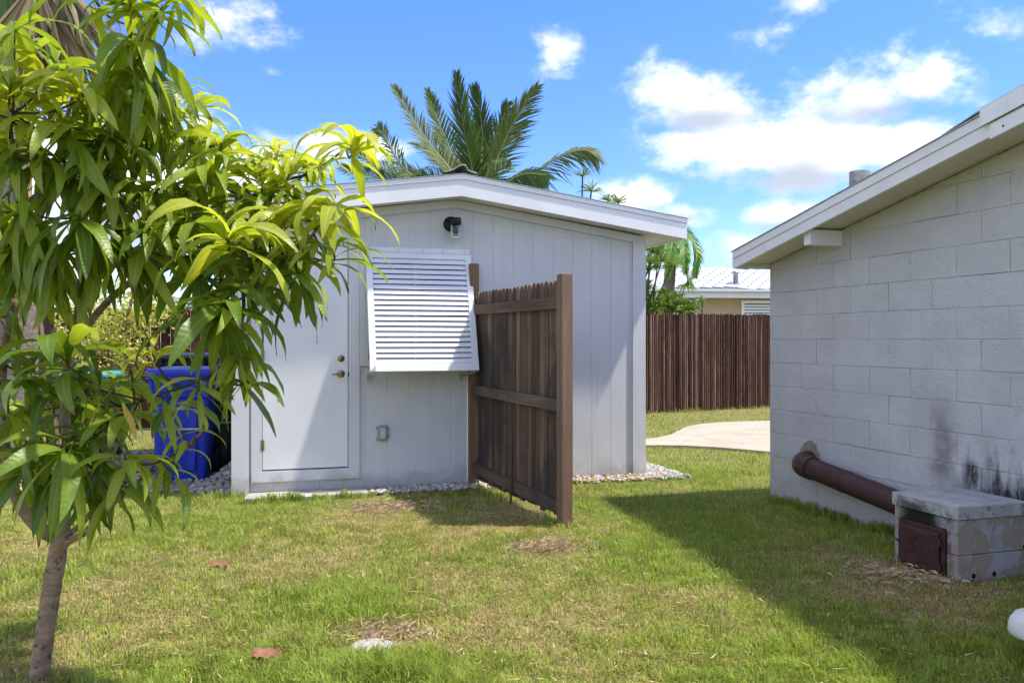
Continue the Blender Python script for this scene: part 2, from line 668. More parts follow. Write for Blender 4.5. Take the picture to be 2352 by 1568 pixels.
M['picket'] = wood_mat('weathered_picket_wood', [(0.024, 0.016, 0.011), (0.070, 0.046, 0.031), (0.138, 0.092, 0.060), (0.23, 0.168, 0.115)], lvar=0.5, blotch=((0.034, 0.030, 0.028), 0.8))
M['rail'] = wood_mat('weathered_rail_wood', [(0.055, 0.038, 0.027), (0.115, 0.083, 0.060), (0.20, 0.155, 0.12)], grain=(1.6, 50, 50), lvar=0.3, blotch=((0.035, 0.03, 0.028), 0.45))
M['post'] = wood_mat('weathered_post_wood', [(0.10, 0.058, 0.037), (0.185, 0.115, 0.077), (0.29, 0.195, 0.138)], grain=(30, 30, 0.9), lvar=0.1)
M['fresh_post'] = wood_mat('orange_post_wood', [(0.11, 0.062, 0.034), (0.18, 0.105, 0.06), (0.27, 0.17, 0.10)], grain=(30, 30, 0.9), lvar=0.1)
M['stain_board'] = wood_mat('redwood_stained_board', [(0.04, 0.014, 0.010), (0.078, 0.028, 0.020), (0.12, 0.048, 0.034)], grain=(30, 30, 1.0), lvar=0.5)
M['old_board'] = wood_mat('dark_grey_old_board', [(0.03, 0.022, 0.018), (0.085, 0.062, 0.050), (0.155, 0.115, 0.09)], grain=(30, 30, 1.0), lvar=0.5)
M['bamboo'] = wood_mat('dark_bamboo_cane', [(0.020, 0.009, 0.006), (0.058, 0.026, 0.017), (0.115, 0.056, 0.036), (0.24, 0.15, 0.105)], grain=(60, 60, 2.4), lvar=0.9)
M['rust'] = simple('rusted_steel', (0.13, 0.055, 0.03), 0.9, 0.2, 0.5, 40, 0.5)

# ================================================================== SETTING
def lawn_mat():
    t = NT('lawn_thatch')
    p = t.pos()
    n = t.noise(p, 1.1, 6, 0.62)
    n2 = t.noise(p, 26, 5, 0.7)
    c = t.mix(t.step(n, 0.35, 0.66), (0.19, 0.18, 0.06), (0.30, 0.235, 0.11))
    c = t.mix(t.step(n2, 0.35, 0.7), c, (0.15, 0.17, 0.045))
    c = t.mix(t.step(t.noise(p, 90, 4), 0.55, 0.75), c, (0.27, 0.22, 0.11))
    t.color(c)
    t.set(rough=0.95, spec=0.1)
    t.bump(t.noise(p, 70, 6, 0.7), 0.9, 0.02)
    return t.m


M['lawn'] = lawn_mat()
mb = MB()
mb.add([(-300, -40, 0), (300, -40, 0), (300, 500, 0), (-300, 500, 0)], [(0, 1, 2, 3)])
tag(mb.build('lawn', M['lawn']), kind='structure')

# ---- curved concrete walk behind the yard
top = [(1300, 1033), (1400, 1024), (1477, 1013), (1510, 1010), (1540, 1003), (1560, 993), (1577, 984), (1610, 978), (1650, 974), (1700, 972), (1765, 970), (1850, 967), (2000, 962)]
bot = [(2000, 1062), (1850, 1052), (1765, 1043), (1700, 1037), (1640, 1032), (1580, 1029), (1520, 1028), (1477, 1028), (1400, 1036), (1300, 1052)]
poly = [ground(*p) for p in top + bot]


def path_mat():
    t = NT('cream_concrete')
    p = t.pos()
    t.color(t.mix(t.step(t.noise(p, 2.0, 6, 0.6), 0.3, 0.7), (0.36, 0.31, 0.225), (0.43, 0.38, 0.285)))
    t.set(rough=0.85, spec=0.2)
    t.bump(t.noise(p, 120, 4), 0.3, 0.004)
    return t.m


M['path'] = path_mat()
path = tag(MB().prism([(p.x, p.y) for p in poly], 'z', -0.02, 0.035).build('concrete_path', M['path']), kind='structure')
for (p, q) in (((1560, 1028), (1640, 978)), ((1700, 1036), (1745, 972))):
    a, b = ground(*p), ground(*q)
    d = (b - a).normalized().orthogonal() * 0
    MB().tube([(a.x, a.y, 0.034), (b.x, b.y, 0.034)], 0.006, 4).build('control_joint', M['roof_cap'], path)

# ================================================================== SHED
AX, AY = -2.44, 7.51
TH = math.atan2(.287, .958)
SE = Vector((math.cos(TH), math.sin(TH), 0))
SN = Vector((-math.sin(TH), math.cos(TH), 0))       # inward
SW = 3.924
APX = 1.985


def shed_pt(a, off, z):
    return Vector((AX, AY, 0)) + SE * a - SN * off + Vector((0, 0, z))


shed = thing('garden_shed', 'pale grey gabled shed with vertical board siding and white door', 'shed', (AX, AY, 0), TH)


def gz(z_apex, x, sl=0.138):
    return z_apex - sl * abs(x - APX)


SOFF = 2.712
core = [(0, 0.02), (SW, 0.02), (SW, gz(SOFF, SW, .145)), (APX, SOFF), (0, gz(SOFF, 0, .145))]
wall = MB().prism(core, 'y', 0.0034, 3.0).build('wall', M['shed_paint'], shed)
# vertical siding boards with real grooves
g = 2.968 - 0.2035 * 14
edges = [0.02]
while g < SW:
    if g > 0.1:
        edges.append(g)
    g += 0.2035
edges.append(SW - 0.02)
for i in range(len(edges) - 1):
    x0, x1 = edges[i] + 0.0004, edges[i + 1] - 0.0004
    if x1 - x0 < 0.03:
        continue
    b = MB()
    zt = lambda x: gz(SOFF, x, .145) - 0.012
    pts = [(x0, 0.035), (x1, 0.035), (x1, zt(x1))]
    if x0 < APX < x1:
        pts.append((APX, zt(APX)))
    pts.append((x0, zt(x0)))
    SEAM = 2.386                     # sheet joint below the gable
    low = [(x0, 0.035), (x1, 0.035), (x1, SEAM), (x0, SEAM)]
    up_ = [(x0, SEAM + .0016), (x1, SEAM + .0016)] + pts[2:]
    ins = 0.0032
    for pts in (low, up_):
        n = len(pts)
        v = [(p[0], 0.0032, p[1]) for p in pts]
        cx = (x0 + x1) / 2
        v += [(p[0] + (ins if p[0] < cx else -ins), random.uniform(-.0008, .0008), p[1]) for p in pts]
        f = [tuple(range(n, 2 * n))] + [(k, (k + 1) % n, n + (k + 1) % n, n + k) for k in range(n)]
        MB().add(v, f).build('siding_board', M['shed_paint'], wall)
# trim
MB().box(-0.012, 0.118, -0.024, -0.002, 0.02, gz(SOFF, 0, .145) - .09).build('corner_trim', M['shed_trim'], shed)
MB().box(-0.030, -0.012, -0.024, 0.09, 0.02, gz(SOFF, 0, .145) - .05).build('corner_trim', M['shed_trim'], shed)
MB().box(3.812, SW + .010, -0.024, -0.002, 0.02, gz(SOFF, SW, .145) - .045).build('corner_trim', M['shed_trim'], shed)
MB().box(SW + .010, SW + .028, -0.024, 0.09, 0.02, gz(SOFF, SW, .145) - .03).build('corner_trim', M['shed_trim'], shed)
for sgn in (-1, 1):
    xe = -0.012 if sgn < 0 else SW + .010
    p = [(APX, 2.630), (xe, gz(2.630, xe, .145)), (xe, gz(SOFF, xe, .145) - .004), (APX, SOFF - .004)]
    MB().prism(p, 'y', -0.030, -0.003).build('frieze_board', M['shed_trim'], shed)
# soffit, fascia, roof
XL, XR = -0.352, 4.277
OV = 0.285
roof = MB().prism([(XL + .02, gz(SOFF, XL, .138) + .012), (APX, SOFF + .012), (XR - .02, gz(SOFF, XR, .138) + .012), (XR - .02, gz(2.895, XR)), (APX, 2.895), (XL + .02, gz(2.895, XL))], 'y', -OV + .03, 3.3).build('roof', M['roof_sheet'], shed)
for sgn in (-1, 1):
    xe = XL if sgn < 0 else XR
    p = [(APX, SOFF), (xe, gz(SOFF, xe, .138)), (xe, gz(SOFF, xe, .138) + .010), (APX, SOFF + .010)]
    MB().prism(p, 'y', -OV + .032, 3.2).build('soffit', M['shed_soffit'], shed)
    p = [(APX, 2.700), (xe, gz(2.700, xe)), (xe, gz(2.852, xe)), (APX, 2.852)]
    MB().prism(p, 'y', -OV, -OV + .028).build('fascia_board', M['white_trim'], shed)
    p = [(APX, 2.854), (xe + sgn * .004, gz(2.854, xe)), (xe + sgn * .004, gz(2.898, xe)), (APX, 2.898)]
    MB().prism(p, 'y', -OV - .010, -OV + .028).build('drip_board', M['white_trim'], shed)
    p = [(APX, 2.8995), (xe + sgn * .012, gz(2.8995, xe)), (xe + sgn * .012, gz(2.905, xe)), (APX, 2.905)]
    MB().prism(p, 'y', -OV - .018, -OV + .25).build('roof_edge', M['galv'], shed)
    x0, x1 = (xe, xe + .028) if sgn < 0 else (xe - .028, xe)
    MB().box(x0 + (0.001 if sgn < 0 else -.001), x1 + (0.001 if sgn < 0 else -.001), -OV + .029, 3.2, gz(2.700, xe), gz(2.895, xe)).build('eave_board', M['white_trim'], shed)
# curled felt cap on the ridge
prof = [(-.16, -.012), (-.11, .006), (-.065, .026), (-.035, .050), (.0, .064), (.028, .060), (.042, .040), (.055, .018), (.085, .004), (.14, -.010)]
b = MB()
v, f = [], []
ys = [-.30, -.24, -.1, .2, .8]
for j, y in enumerate(ys):
    k = (1.0, .95, .7, .45, .35)[j]
    for (x, z) in prof:
        v.append((APX + x, y, 2.913 + z * k - .0 * abs(x)))
    for (x, z) in prof:
        v.append((APX + x, y, 2.913 + z * k + .012))
m_ = len(prof)
for j in range(len(ys) - 1):
    for i in range(m_ - 1):
        a, c_ = j * 2 * m_ + i, (j + 1) * 2 * m_ + i
        f += [(a, a + 1, c_ + 1, c_), (a + m_, c_ + m_, c_ + m_ + 1, a + m_ + 1)]
for i in range(m_ - 1):
    f.append((i, i + m_, i + m_ + 1, i + 1))
b.add(v, f, True)
b.build('ridge_cap', M['roof_cap'], shed)

# ---- door
D0, D1, DZ0, DZ1 = 0.229, 0.985, 0.223, 2.238
door = MB().box(D0 + .004, D1 - .006, -.014, 0.002, DZ0 + .006, DZ1 - .004, bev=.002).build('door', M['door_paint'], shed)
cas = MB()
cas.box(0.136, D0, -.024, -.002, 0.215, 2.36)
cas.box(D1, 1.084, -.024, -.002, 0.215, 2.36)
cas.box(0.136, 1.084, -.026, -.002, 0.122, 0.214)
cas.box(D0 + .001, D1 - .001, -.024, -.002, DZ1, 2.36)
cas.build('door_casing', M['shed_trim'], shed)
MB().box(D0 + .001, D1 - .001, -.0018, 0.0, DZ0 - .004, DZ1 - .001).build('door_gap', M['black_metal'], shed)
ry = Matrix.Rotation(R(90), 4, 'X')          # lathe axis z -> -y


def disc(x, z, y, prof, n=20):
    return Matrix.Translation((x, y, z)) @ ry


lock = MB().lathe([(0.030, 0), (0.031, .006), (0.026, .012), (0.016, .014), (0.015, .022), (0, .023)], 20, disc(.918, 1.213, -.014, None)).build('deadbolt', M['brass'], door)
MB().box(.9165, .9195, -.0385, -.036, 1.207, 1.219).build('keyhole', M['black_metal'], lock)
h = MB().lathe([(0.033, 0), (0.034, .007), (0.027, .014), (0.014, .018), (0.012, .05), (0, .052)], 20, disc(.918, 1.074, -.014, None))
h.tube([(.918, -.058, 1.074), (.895, -.062, 1.078), (.872, -.060, 1.076), (.85, -.056, 1.070), (.832, -.054, 1.073)], [.010, .010, .008, .007, .005], 8)
h.build('door_handle', M['brass'], door)
for hz in (0.447, 1.24, 2.03):
    MB().tube([(D0 + .002, -.020, hz - .05), (D0 + .002, -.020, hz + .05)], .007, 8).box(D0 - .012, D0 + .018, -.027, -.0225, hz - .045, hz + .045).build('hinge', M['brass'], door)
MB().box(D1 - .004, D1 + .004, -.0265, -.022, 1.05, 1.09).build('strike_plate', M['black_metal'], door)

# ---- window behind the shutter
win = MB()
win.box(1.086, 1.165, -.021, -.002, 1.20, 2.20)
win.box(2.045, 2.115, -.021, -.002, 1.20, 2.20)
win.box(1.086, 2.115, -.0225, -.002, 1.144, 1.20)
win.box(1.166, 2.044, -.021, -.002, 2.12, 2.20)
w = win.build('window', M['shed_trim'], shed)
MB().box(1.165, 2.045, -.006, -.003, 1.20, 2.12).build('pane', M['dark_gap'], w)
MB().box(1.59, 1.62, -.014, -.0065, 1.201, 2.119).build('mullion', M['aluminium'], w)

# ================================================================== SHUTTER
SX0, SX1, SZT, SL = 1.139, 2.131, 2.188, 1.13
TILT = math.atan2(.325, 1.083)
shut = thing('window_shutter', 'white aluminium louvred shutter propped open from the shed window', 'shutter', shed_pt(SX0, .028, SZT), TH)
TM = Matrix.Rotation(-TILT, 4, 'X')          # local: x right, z down the panel (negative), -y outwards
W_ = SX1 - SX0
fr = MB()
fr.box(0, .058, 0, .036, -SL, 0, TM, bev=.003)
fr.box(W_ - .058, W_, 0, .036, -SL, 0, TM, bev=.003)
fr.box(.058, W_ - .058, .001, .035, -.050, -.001, TM)
fr.box(.058, W_ - .058, .001, .035, -SL + .001, -SL + .074, TM)
frame = fr.build('frame', M['alu_dirty'], shut)
# mitre flaps at the corners
MB().prism([(0.004, -SL + .004), (.050, -SL + .004), (.050, -SL + .060)], 'y', -.0015, -.0005, TM).build('corner_key', M['galv'], shut)
NS = 20
z0s, z1s = -.052, -SL + .076
pitch = (z0s - z1s) / NS
sl = MB()
x0, x1 = .060, W_ - .060
sl.prism([(.001, -.0365), (.0045, -.0375), (.0225, .0075), (.0195, .0085)], 'x', x0, x1)
sl.prism([(.019, -.031), (.0215, -.031), (.0215, .0085), (.019, .0085)], 'x', x0, x1)
sme = sl.mesh('slat', M['alu_dirty'])
dash = MB()
x = x0 + .012
while x < x1 - .02:
    dash.box(x, x + .023, .0172, .0186, -.0372 + .0025, -.0372 + .0065)
    dash.box(x + .023, x + .041, .0172, .0186, -.0372 - .0015, -.0372 + .0022)
    x += .0455
dme = dash.mesh('vent_slot', M['black_metal'])
for i in range(NS):
    zc = z0s - pitch * (i + .18) - .004
    o = link('slat', sme, shut)
    o.matrix_local = TM @ Matrix.Translation((random.uniform(-.0015, .0015), 0, zc)) @ Matrix.Rotation(R(random.uniform(-.12, .12)), 4, 'Y')
    if i < NS - 1:
        d_ = link('vent_slot', dme, o)
hs = MB().box(.030, W_ - .012, .010, .030, .004, .050).box(.030, W_ - .012, .0, .012, .001, .006)
hb = hs.build('hinge_strip', M['alu_dirty'], shut)
for x in (.30, .53, .72, .93):
    MB().lathe([(.007, 0), (.006, .004), (0, .006)], 8, Matrix.Translation((x, .010, .028)) @ ry).build('screw', M['galv'], hb)
for (xa, xb) in ((.024, .085), (.90, .965)):
    pw = Vector((xa, .028, 1.030 - SZT))
    pe = Vector((xb, -.300, 1.098 - SZT))
    arm = MB().tube([pw, pe], .0115, 10).build('prop_arm', M['galv'], shut)
    MB().box(pw.x - .012, pw.x + .014, .010, .026, pw.z - .035, pw.z + .03).build('bracket', M['galv'], arm)

# ================================================================== WALL LAMP, OUTLET
lamp = thing('wall_lamp', 'small black wall lamp with clear glass jar below the gable', 'wall lamp', shed_pt(1.941, .002, 2.475), TH)
MB().lathe([(.072, 0), (.072, .012), (.060, .026), (.03, .034), (.026, .05)], 24, ry).build('backplate', M['black_metal'], lamp)
MB().tube([(0, -.03, .01), (.012, -.07, .022), (.02, -.105, .024)], .022, 10).build('arm', M['black_metal'], lamp)
GX, GY = .022, -.115
MB().lathe([(.0, .050), (.046, .046), (.052, .03), (.053, -.018), (.048, -.022), (.0, -.0225)], 24, Matrix.Translation((GX, GY, 0))).build('cap', M['black_metal'], lamp)
prof = [(.046, -.024)]
for k in range(6):
    prof += [(.048, -.030 - k * .008), (.0455, -.034 - k * .008)]
prof += [(.049, -.082), (.050, -.105), (.046, -.128), (.030, -.139), (0, -.141), (0, -.137), (.028, -.135), (.043, -.125), (.046, -.104), (.045, -.026)]
MB().lathe(prof, 24, Matrix.Translation((GX, GY, 0))).build('glass_jar', M['glass'], lamp)
M['bulb'] = simple('unlit_bulb_glass', (.75, .68, .50), .2, 0, .05, 5, 0)
MB().lathe([(.012, -.024), (.013, -.045), (.024, -.065), (.027, -.08), (.020, -.097), (0, -.104)], 16, Matrix.Translation((GX, GY, 0))).build('bulb', M['bulb'], lamp)

M['grey_plastic'] = simple('grey_outlet_plastic', (.24, .245, .23), .45, 0, .15, 30, .05)
M['smoke_plastic'] = simple('clear_smoked_cover', (.30, .31, .29), .18, 0, .1, 20, 0)
M['beige'] = simple('beige_socket', (.62, .58, .48), .4, 0, .05, 20, 0)
ob = thing('electrical_outlet', 'grey weatherproof outlet box low on the shed wall', 'outlet', shed_pt(1.295, .001, .525), TH)
MB().box(-.045, .045, -.030, 0, -.070, .070, bev=.006).build('box', M['grey_plastic'], ob)
MB().box(-.038, .038, -.040, -.0305, -.062, .062, bev=.004).build('cover', M['smoke_plastic'], ob)
so = MB().box(-.018, .018, -.0432, -.0402, -.04, .042, bev=.0012).build('socket', M['beige'], ob)
for z in (-.02, .022):
    MB().box(-.008, -.004, -.0442, -.0430, z - .006, z + .006).box(.004, .008, -.0442, -.0430, z - .006, z + .006).build('slot', M['black_metal'], so)
for (x, z) in ((-.05, .05), (.05, .035), (.052, -.035), (-.05, -.055)):
    MB().box(x - .008, x + .008, -.024, -.004, z - .012, z + .012, bev=.003).build('mounting_lug', M['grey_plastic'], ob)

# ================================================================== PRIVACY FENCE PANEL
FA = shed_pt(2.145, .075, 0)
FB = Vector((0.391, 6.33, 0))
fd = (FB - FA)
FLEN = fd.length
frz = math.atan2(fd.y, fd.x)
fence = thing('privacy_fence', 'weathered brown stockade fence panel standing out from the shed wall', 'fence', FA, frz)
# posts
pm_ = MB()
pm_.prism([(-.045, -.045), (.045, -.045), (.045, .045), (-.045, .045)], 'z', -.05, 1.872)
near = MB().box(-.046, .046, -.046, .046, -.05, 1.872, bev=.006).build('post', M['post'], fence)
near.location = (FLEN, 0.0, 0)
near['label'] = 'near square post with a knot'
MB().lathe([(.013, .0), (.012, .0015), (0, .002)], 12, Matrix.Translation((.0, -.046, .80)) @ ry).build('knot', M['rust'], near)
wp = MB().box(-.044, .044, -.044, .044, -.05, 2.10, bev=.005).build('post', M['fresh_post'], fence)
wp.location = (0.0, .0, 0)
wp.rotation_euler = (0, 0, TH - frz)
NP = 23
x0, x1 = .052, FLEN - .048
pw_ = (x1 - x0) / NP
for i in range(NP):
    xa = x0 + i * pw_ + random.uniform(.0002, .0009)
    xb = x0 + (i + 1) * pw_ - random.uniform(.0002, .0009)
    zt = 1.822 + .012 * i / NP + random.uniform(-.006, .006)
    zb = .075 + random.uniform(-.015, .012) - .02 * i / NP
    y0 = .002 + random.uniform(0, .004)
    th = .016
    c = (xa + xb) / 2
    pts = [(xa, zb), (xb, zb), (xb, zt - .045), (xb - .014, zt - .012), (c + .010, zt), (c - .010, zt), (xa + .014, zt - .012), (xa, zt - .045)]
    MB().prism(pts, 'y', y0, y0 + th).build('picket', M['picket'], fence)
for (za, zb) in ((1.663, 1.657), (.918, .893), (.192, .136)):
    pts = [(.046, za - .044), (FLEN - .048, zb - .044), (FLEN - .048, zb + .044), (.046, za + .044)]
    MB().prism(pts, 'y', -.038, -.0005).build('rail', M['rail'], fence)
MB().tube([(1.02, -.06, -.02), (1.015, -.052, .29)], .009, 8).build('steel_stake', M['rust'], fence)

# ================================================================== HOUSE ON THE RIGHT
HC = Vector((2.25, 7.42, 0))
HD = Vector((.2996, -.954, 0)).normalized()
HRZ = math.atan2(HD.y, HD.x)
HIN = Vector((-HD.y, HD.x, 0))


def house_pt(s, y, z):
    return HC + HD * s + HIN * y + Vector((0, 0, z))


house = thing('block_house', 'grey painted concrete block house with white raked eave', 'house', HC, HRZ)
RS = 0.2
RIDGE = 5.2


def hz_(z, s):
    return z + RS * (s if s < RIDGE else 2 * RIDGE - s)


SEND = 2 * RIDGE
core = [(0.0, -.05), (SEND, -.05), (SEND, 2.04), (RIDGE, hz_(2.04, RIDGE)), (0.0, 2.04)]
hwall = MB().prism(core, 'y', 0.004, 6.0).build('wall', M['joint'], house)
rb = random.Random(5)
for k in range(0, 14):
    z0, z1 = -.015 + .2 * k, .185 + .2 * k
    if k == 0:
        z0 = -.04
    off = .23 if k % 2 == 0 else .037
    s = off - .4
    while s < 4.2:
        a, b_ = max(s, 0.0), s + .4
        s += .4
        if b_ <= 0.02 or a > 4.0:
            continue
        gl = .0004 if rb.random() < .4 else rb.uniform(.0010, .0030)
        gr = .0004 if rb.random() < .4 else rb.uniform(.0010, .0030)
        gb = .0003 if rb.random() < .6 else rb.uniform(.001, .0022)
        gt = .0003 if rb.random() < .6 else rb.uniform(.001, .0022)
        x0, x1, za, zb = a + (gl if a > 0 else 0), b_ - gr, z0 + gb, z1 - gt
        lim = lambda q: hz_(2.03, q)
        pts = [(x0, za), (x1, za), (x1, min(zb, lim(x1))), (x0, min(zb, lim(x0)))]
        if lim(x1) < za + .01:
            continue
        if lim(x0) < za:
            xq = (za - 2.03) / RS
            pts = [(xq, za), (x1, za), (x1, min(zb, lim(x1)))]
            if zb < lim(x1):
                pts.append(((zb - 2.03) / RS, zb))
        elif lim(x0) < zb < lim(x1):
            pts = [(x0, za), (x1, za), (x1, zb), ((zb - 2.03) / RS, zb), (x0, lim(x0))]
        n = len(pts)
        cx, cz = sum(p[0] for p in pts) / n, sum(p[1] for p in pts) / n
        yf = -.007 + rb.uniform(-.0012, .0012)
        ins = rb.uniform(.003, .006)
        v = [(p[0], 0.006, p[1]) for p in pts] + [(p[0], yf + .0026, p[1]) for p in pts]
        v += [(p[0] + math.copysign(ins, cx - p[0]), yf + rb.uniform(-.0006, .0006), p[1] + math.copysign(ins, cz - p[1])) for p in pts]
        f = [tuple(range(2 * n, 3 * n))]
        for r_ in (0, 1):
            f += [(r_ * n + i, r_ * n + (i + 1) % n, (r_ + 1) * n + (i + 1) % n, (r_ + 1) * n + i) for i in range(n)]
        MB().add(v, f).build('block', M['block'], hwall)
# plain wall far to the right of the picture
MB().prism([(4.24, -.04), (SEND, -.04), (SEND, 2.03), (RIDGE, hz_(2.03, RIDGE)), (4.24, hz_(2.03, 4.24))], 'y', -.006, .003).build('wall_face', M['block'], house)
HO = -0.342


def slope_band(za, zb, s0, s1, y0, y1, name, mat, par=house):
    pts = [(s0, hz_(za, s0)), (s1, hz_(za, s1)), (s1, hz_(zb, s1)), (s0, hz_(zb, s0))]
    if s0 < RIDGE < s1:
        pts = [(s0, hz_(za, s0)), (RIDGE, hz_(za, RIDGE)), (s1, hz_(za, s1)), (s1, hz_(zb, s1)), (RIDGE, hz_(zb, RIDGE)), (s0, hz_(zb, s0))]
    return MB().prism(pts, 'y', y0, y1).build(name, mat, par)


slope_band(2.045, 2.055, -.028, SEND + .03, HO + .028, 6.2, 'soffit', M['soffit'])
slope_band(2.056, 2.150, -.030, SEND + .03, HO + .026, 6.3, 'roof', M['roof_sheet'])
fb = slope_band(2.008, 2.087, -.034, SEND + .03, HO, HO + .026, 'fascia_board', M['white_trim'])
slope_band(2.089, 2.150, -.040, SEND + .03, HO - .009, HO + .026, 'drip_board', M['white_trim'])
slope_band(2.1515, 2.158, -.060, 2.60, HO - .018, HO + .4, 'roof_edge', M['galv'])
slope_band(2.1515, 2.158, 2.60, SEND + .03, HO - .018, HO + .4, 'roof_edge', M['galv'])
MB().box(-.060, -.036, HO + .001, 6.2, 2.000, 2.136).build('eave_board', M['white_trim'], house)
# later repair pieces at the upper right
slope_band(1.985, 2.068, 2.63, 6.0 if RIDGE > 6 else RIDGE, HO - .022, HO - .0015, 'repair_board', M['white_trim'])
slope_band(2.078, 2.178, 2.575, RIDGE, HO - .036, HO - .024, 'rake_flashing', M['aluminium'])
slope_band(2.178, 2.182, 2.575, RIDGE, HO - .036, HO + .2, 'rake_flashing', M['galv'])
MB().add([(2.27, HO - .012, hz_(2.160, 2.27)), (2.575, HO - .030, hz_(2.172, 2.575)), (2.575, HO + .12, hz_(2.196, 2.575)), (2.27, HO + .10, hz_(2.166, 2.27)),
          (2.27, HO - .012, hz_(2.164, 2.27)), (2.575, HO - .030, hz_(2.178, 2.575)), (2.575, HO + .12, hz_(2.201, 2.575)), (2.27, HO + .10, hz_(2.170, 2.27))],
         [(0, 3, 2, 1), (4, 5, 6, 7), (0, 1, 5, 4), (1, 2, 6, 5), (2, 3, 7, 6), (3, 0, 4, 7)]).build('lifted_flashing', M['galv'], house)
for s in (2.72, 2.88):
    MB().lathe([(.007, 0), (.006, .002), (0, .003)], 8, Matrix.Translation((s, HO - .0225, hz_(2.020, s))) @ ry).build('nail', M['black_metal'], house)
# outlooker beam
bz = hz_(2.047, .905)
MB().box(.866, .944, -.298, .002, bz - .128, bz - .012, bev=.004).build('beam', M['white_trim'], house)
# roof vent pipe
vp = MB().lathe([(.083, -.15), (.083, .515), (.075, .515), (.075, .40), (0, .40)], 24, Matrix.Translation((.525, .5, 2.26)))
M['vent'] = simple('sooty_cement_pipe', (.16, .16, .17), .9, 0, .45, 16, .5)
vp.build('vent_pipe', M['vent'], house)

# ================================================================== FIRE BOX WITH PIPE
FS0, FS1, FY0 = 2.055, 2.570, -.530
OX, OY = 2.31, -.27
fire = thing('outdoor_fire_box', 'low concrete block fire box with rusty iron door against the house wall', 'fire box', house_pt(OX, OY, 0), HRZ)


def fbuild(mb, name, mat, par=None):
    o = mb.build(name, mat, par or fire)
    if par is None:
        o.location = (-OX, -OY, 0)
    return o


def firebox_mats():
    t = NT('stained_concrete_block')
    p = t.pos('object')
    sx = t.n.new('ShaderNodeSeparateXYZ')
    t.l.new(p, sx.inputs[0])
    s, y, z = sx.outputs
    peel = t.step(t.noise(p, 8, 5, 0.6), 0.47, 0.515)
    sand = t.mix(t.noise(p, 110, 3), (0.25, 0.20, 0.15), (0.38, 0.32, 0.255))
    grey = t.mix(t.noise(p, 14, 5), (0.29, 0.292, 0.285), (0.40, 0.402, 0.395))
    c = t.mix(peel, grey, sand)
    st = t.step(t.noise(t.pos('object', (1, 1, .5)), 7, 5, .65), .50, .72)
    c = t.mix(t.math('MULTIPLY', st, .42), c, (.15, .135, .12))
    n = t.noise(p, 12, 5, 0.6)
    ds = t.math('ABSOLUTE', t.math('SUBTRACT', s, 2.275))
    f1 = t.step(t.math('ADD', ds, t.math('MULTIPLY', t.math('SUBTRACT', n, .5), .16)), .09, .19, 1, 0)
    f2 = t.math('MULTIPLY', t.step(z, .25, .29), t.step(y, -.48, -.50))
    c = t.mix(t.math('MULTIPLY', t.math('MULTIPLY', f1, f2), .97), c, (.012, .011, .010))
    rz_ = t.math('MULTIPLY', t.math('MULTIPLY', t.step(s, 2.44, 2.47), t.step(s, 2.50, 2.54, 1, 0)), t.math('MULTIPLY', t.step(n, .42, .62), t.step(y, -.48, -.50)))
    c = t.mix(t.math('MULTIPLY', rz_, .8), c, (.12, .035, .015))
    c = t.mix(t.step(t.math('ADD', z, t.math('MULTIPLY', n, .12)), .04, .17, .5, 0), c, (.20, .16, .12))
    t.color(c)
    t.set(rough=.92, spec=.2)
    t.bump(t.math('ADD', t.noise(p, 150, 4), t.math('MULTIPLY', peel, -.8)), .6, .006)
    t2 = NT('grey_concrete_lid')
    p = t2.pos('object')
    sx = t2.n.new('ShaderNodeSeparateXYZ')
    t2.l.new(p, sx.inputs[0])
    s, y, z = sx.outputs
    n = t2.noise(p, 9, 6, .65)
    c = t2.mix(t2.step(n, .3, .7), (.33, .33, .315), (.46, .455, .435))
    side = t2.step(z, .425, .437, 1, 0)
    mo = t2.math('MULTIPLY', t2.step(t2.noise(p, 15, 5, .7), .46, .66), side)
    c = t2.mix(t2.math('MULTIPLY', mo, .75), c, (.085, .085, .08))
    ds = t2.math('ABSOLUTE', t2.math('SUBTRACT', s, 2.235))
    f1 = t2.step(t2.math('ADD', ds, t2.math('MULTIPLY', t2.math('SUBTRACT', n, .5), .2)), .06, .15, 1, 0)
    f2 = t2.math('MULTIPLY', t2.step(t2.math('ADD', z, t2.math('MULTIPLY', n, .03)), .405, .44, 1, 0), t2.step(y, -.50, -.53))
    c = t2.mix(t2.math('MULTIPLY', t2.math('MULTIPLY', f1, f2), .85), c, (.03, .028, .025))
    sp = t2.step(t2.noise(t2.pos('object', (1, 2.5, 1)), 30, 3), .68, .74)
    c = t2.mix(t2.math('MULTIPLY', sp, .7), c, (.06, .055, .05))
    t2.color(c)
    t2.set(rough=.88, spec=.2)
    t2.bump(t2.noise(p, 120, 4), .35, .005)
    return t.m, t2.m


M['fire_block'], M['fire_lid'] = firebox_mats()
# blocks: lower and upper course on the door face, near end and far end
ln = FY0 + .012
blocks = [(FS0 + .012, FS1 - .012, ln, ln + .10, -.03, .012),
          (FS0 + .012, 2.118, ln, ln + .12, .0125, .360), (2.478, 2.5585, ln, ln + .12, .0125, .156), (2.478, 2.5585, ln, ln + .12, .160, .360), (2.119, 2.477, ln, ln + .12, .292, .359),
          (2.40, 2.5580, ln + .1215, -.013, -.03, .1562), (2.40, 2.5580, ln + .1215, -.24, .160, .360), (2.40, 2.5575, -.237, -.013, .160, .3602),
          (FS0 + .012, FS0 + .15, ln + .1215, -.013, -.03, .1562), (FS0 + .012, FS0 + .15, ln + .1215, -.013, .160, .360)]
for bx in blocks:
    fbuild(MB().box(*bx, bev=.004), 'block', M['fire_block'])
lid = fbuild(MB().box(FS0, FS1, FY0, -.012, .3625, .441, bev=.004), 'lid', M['fire_lid'])


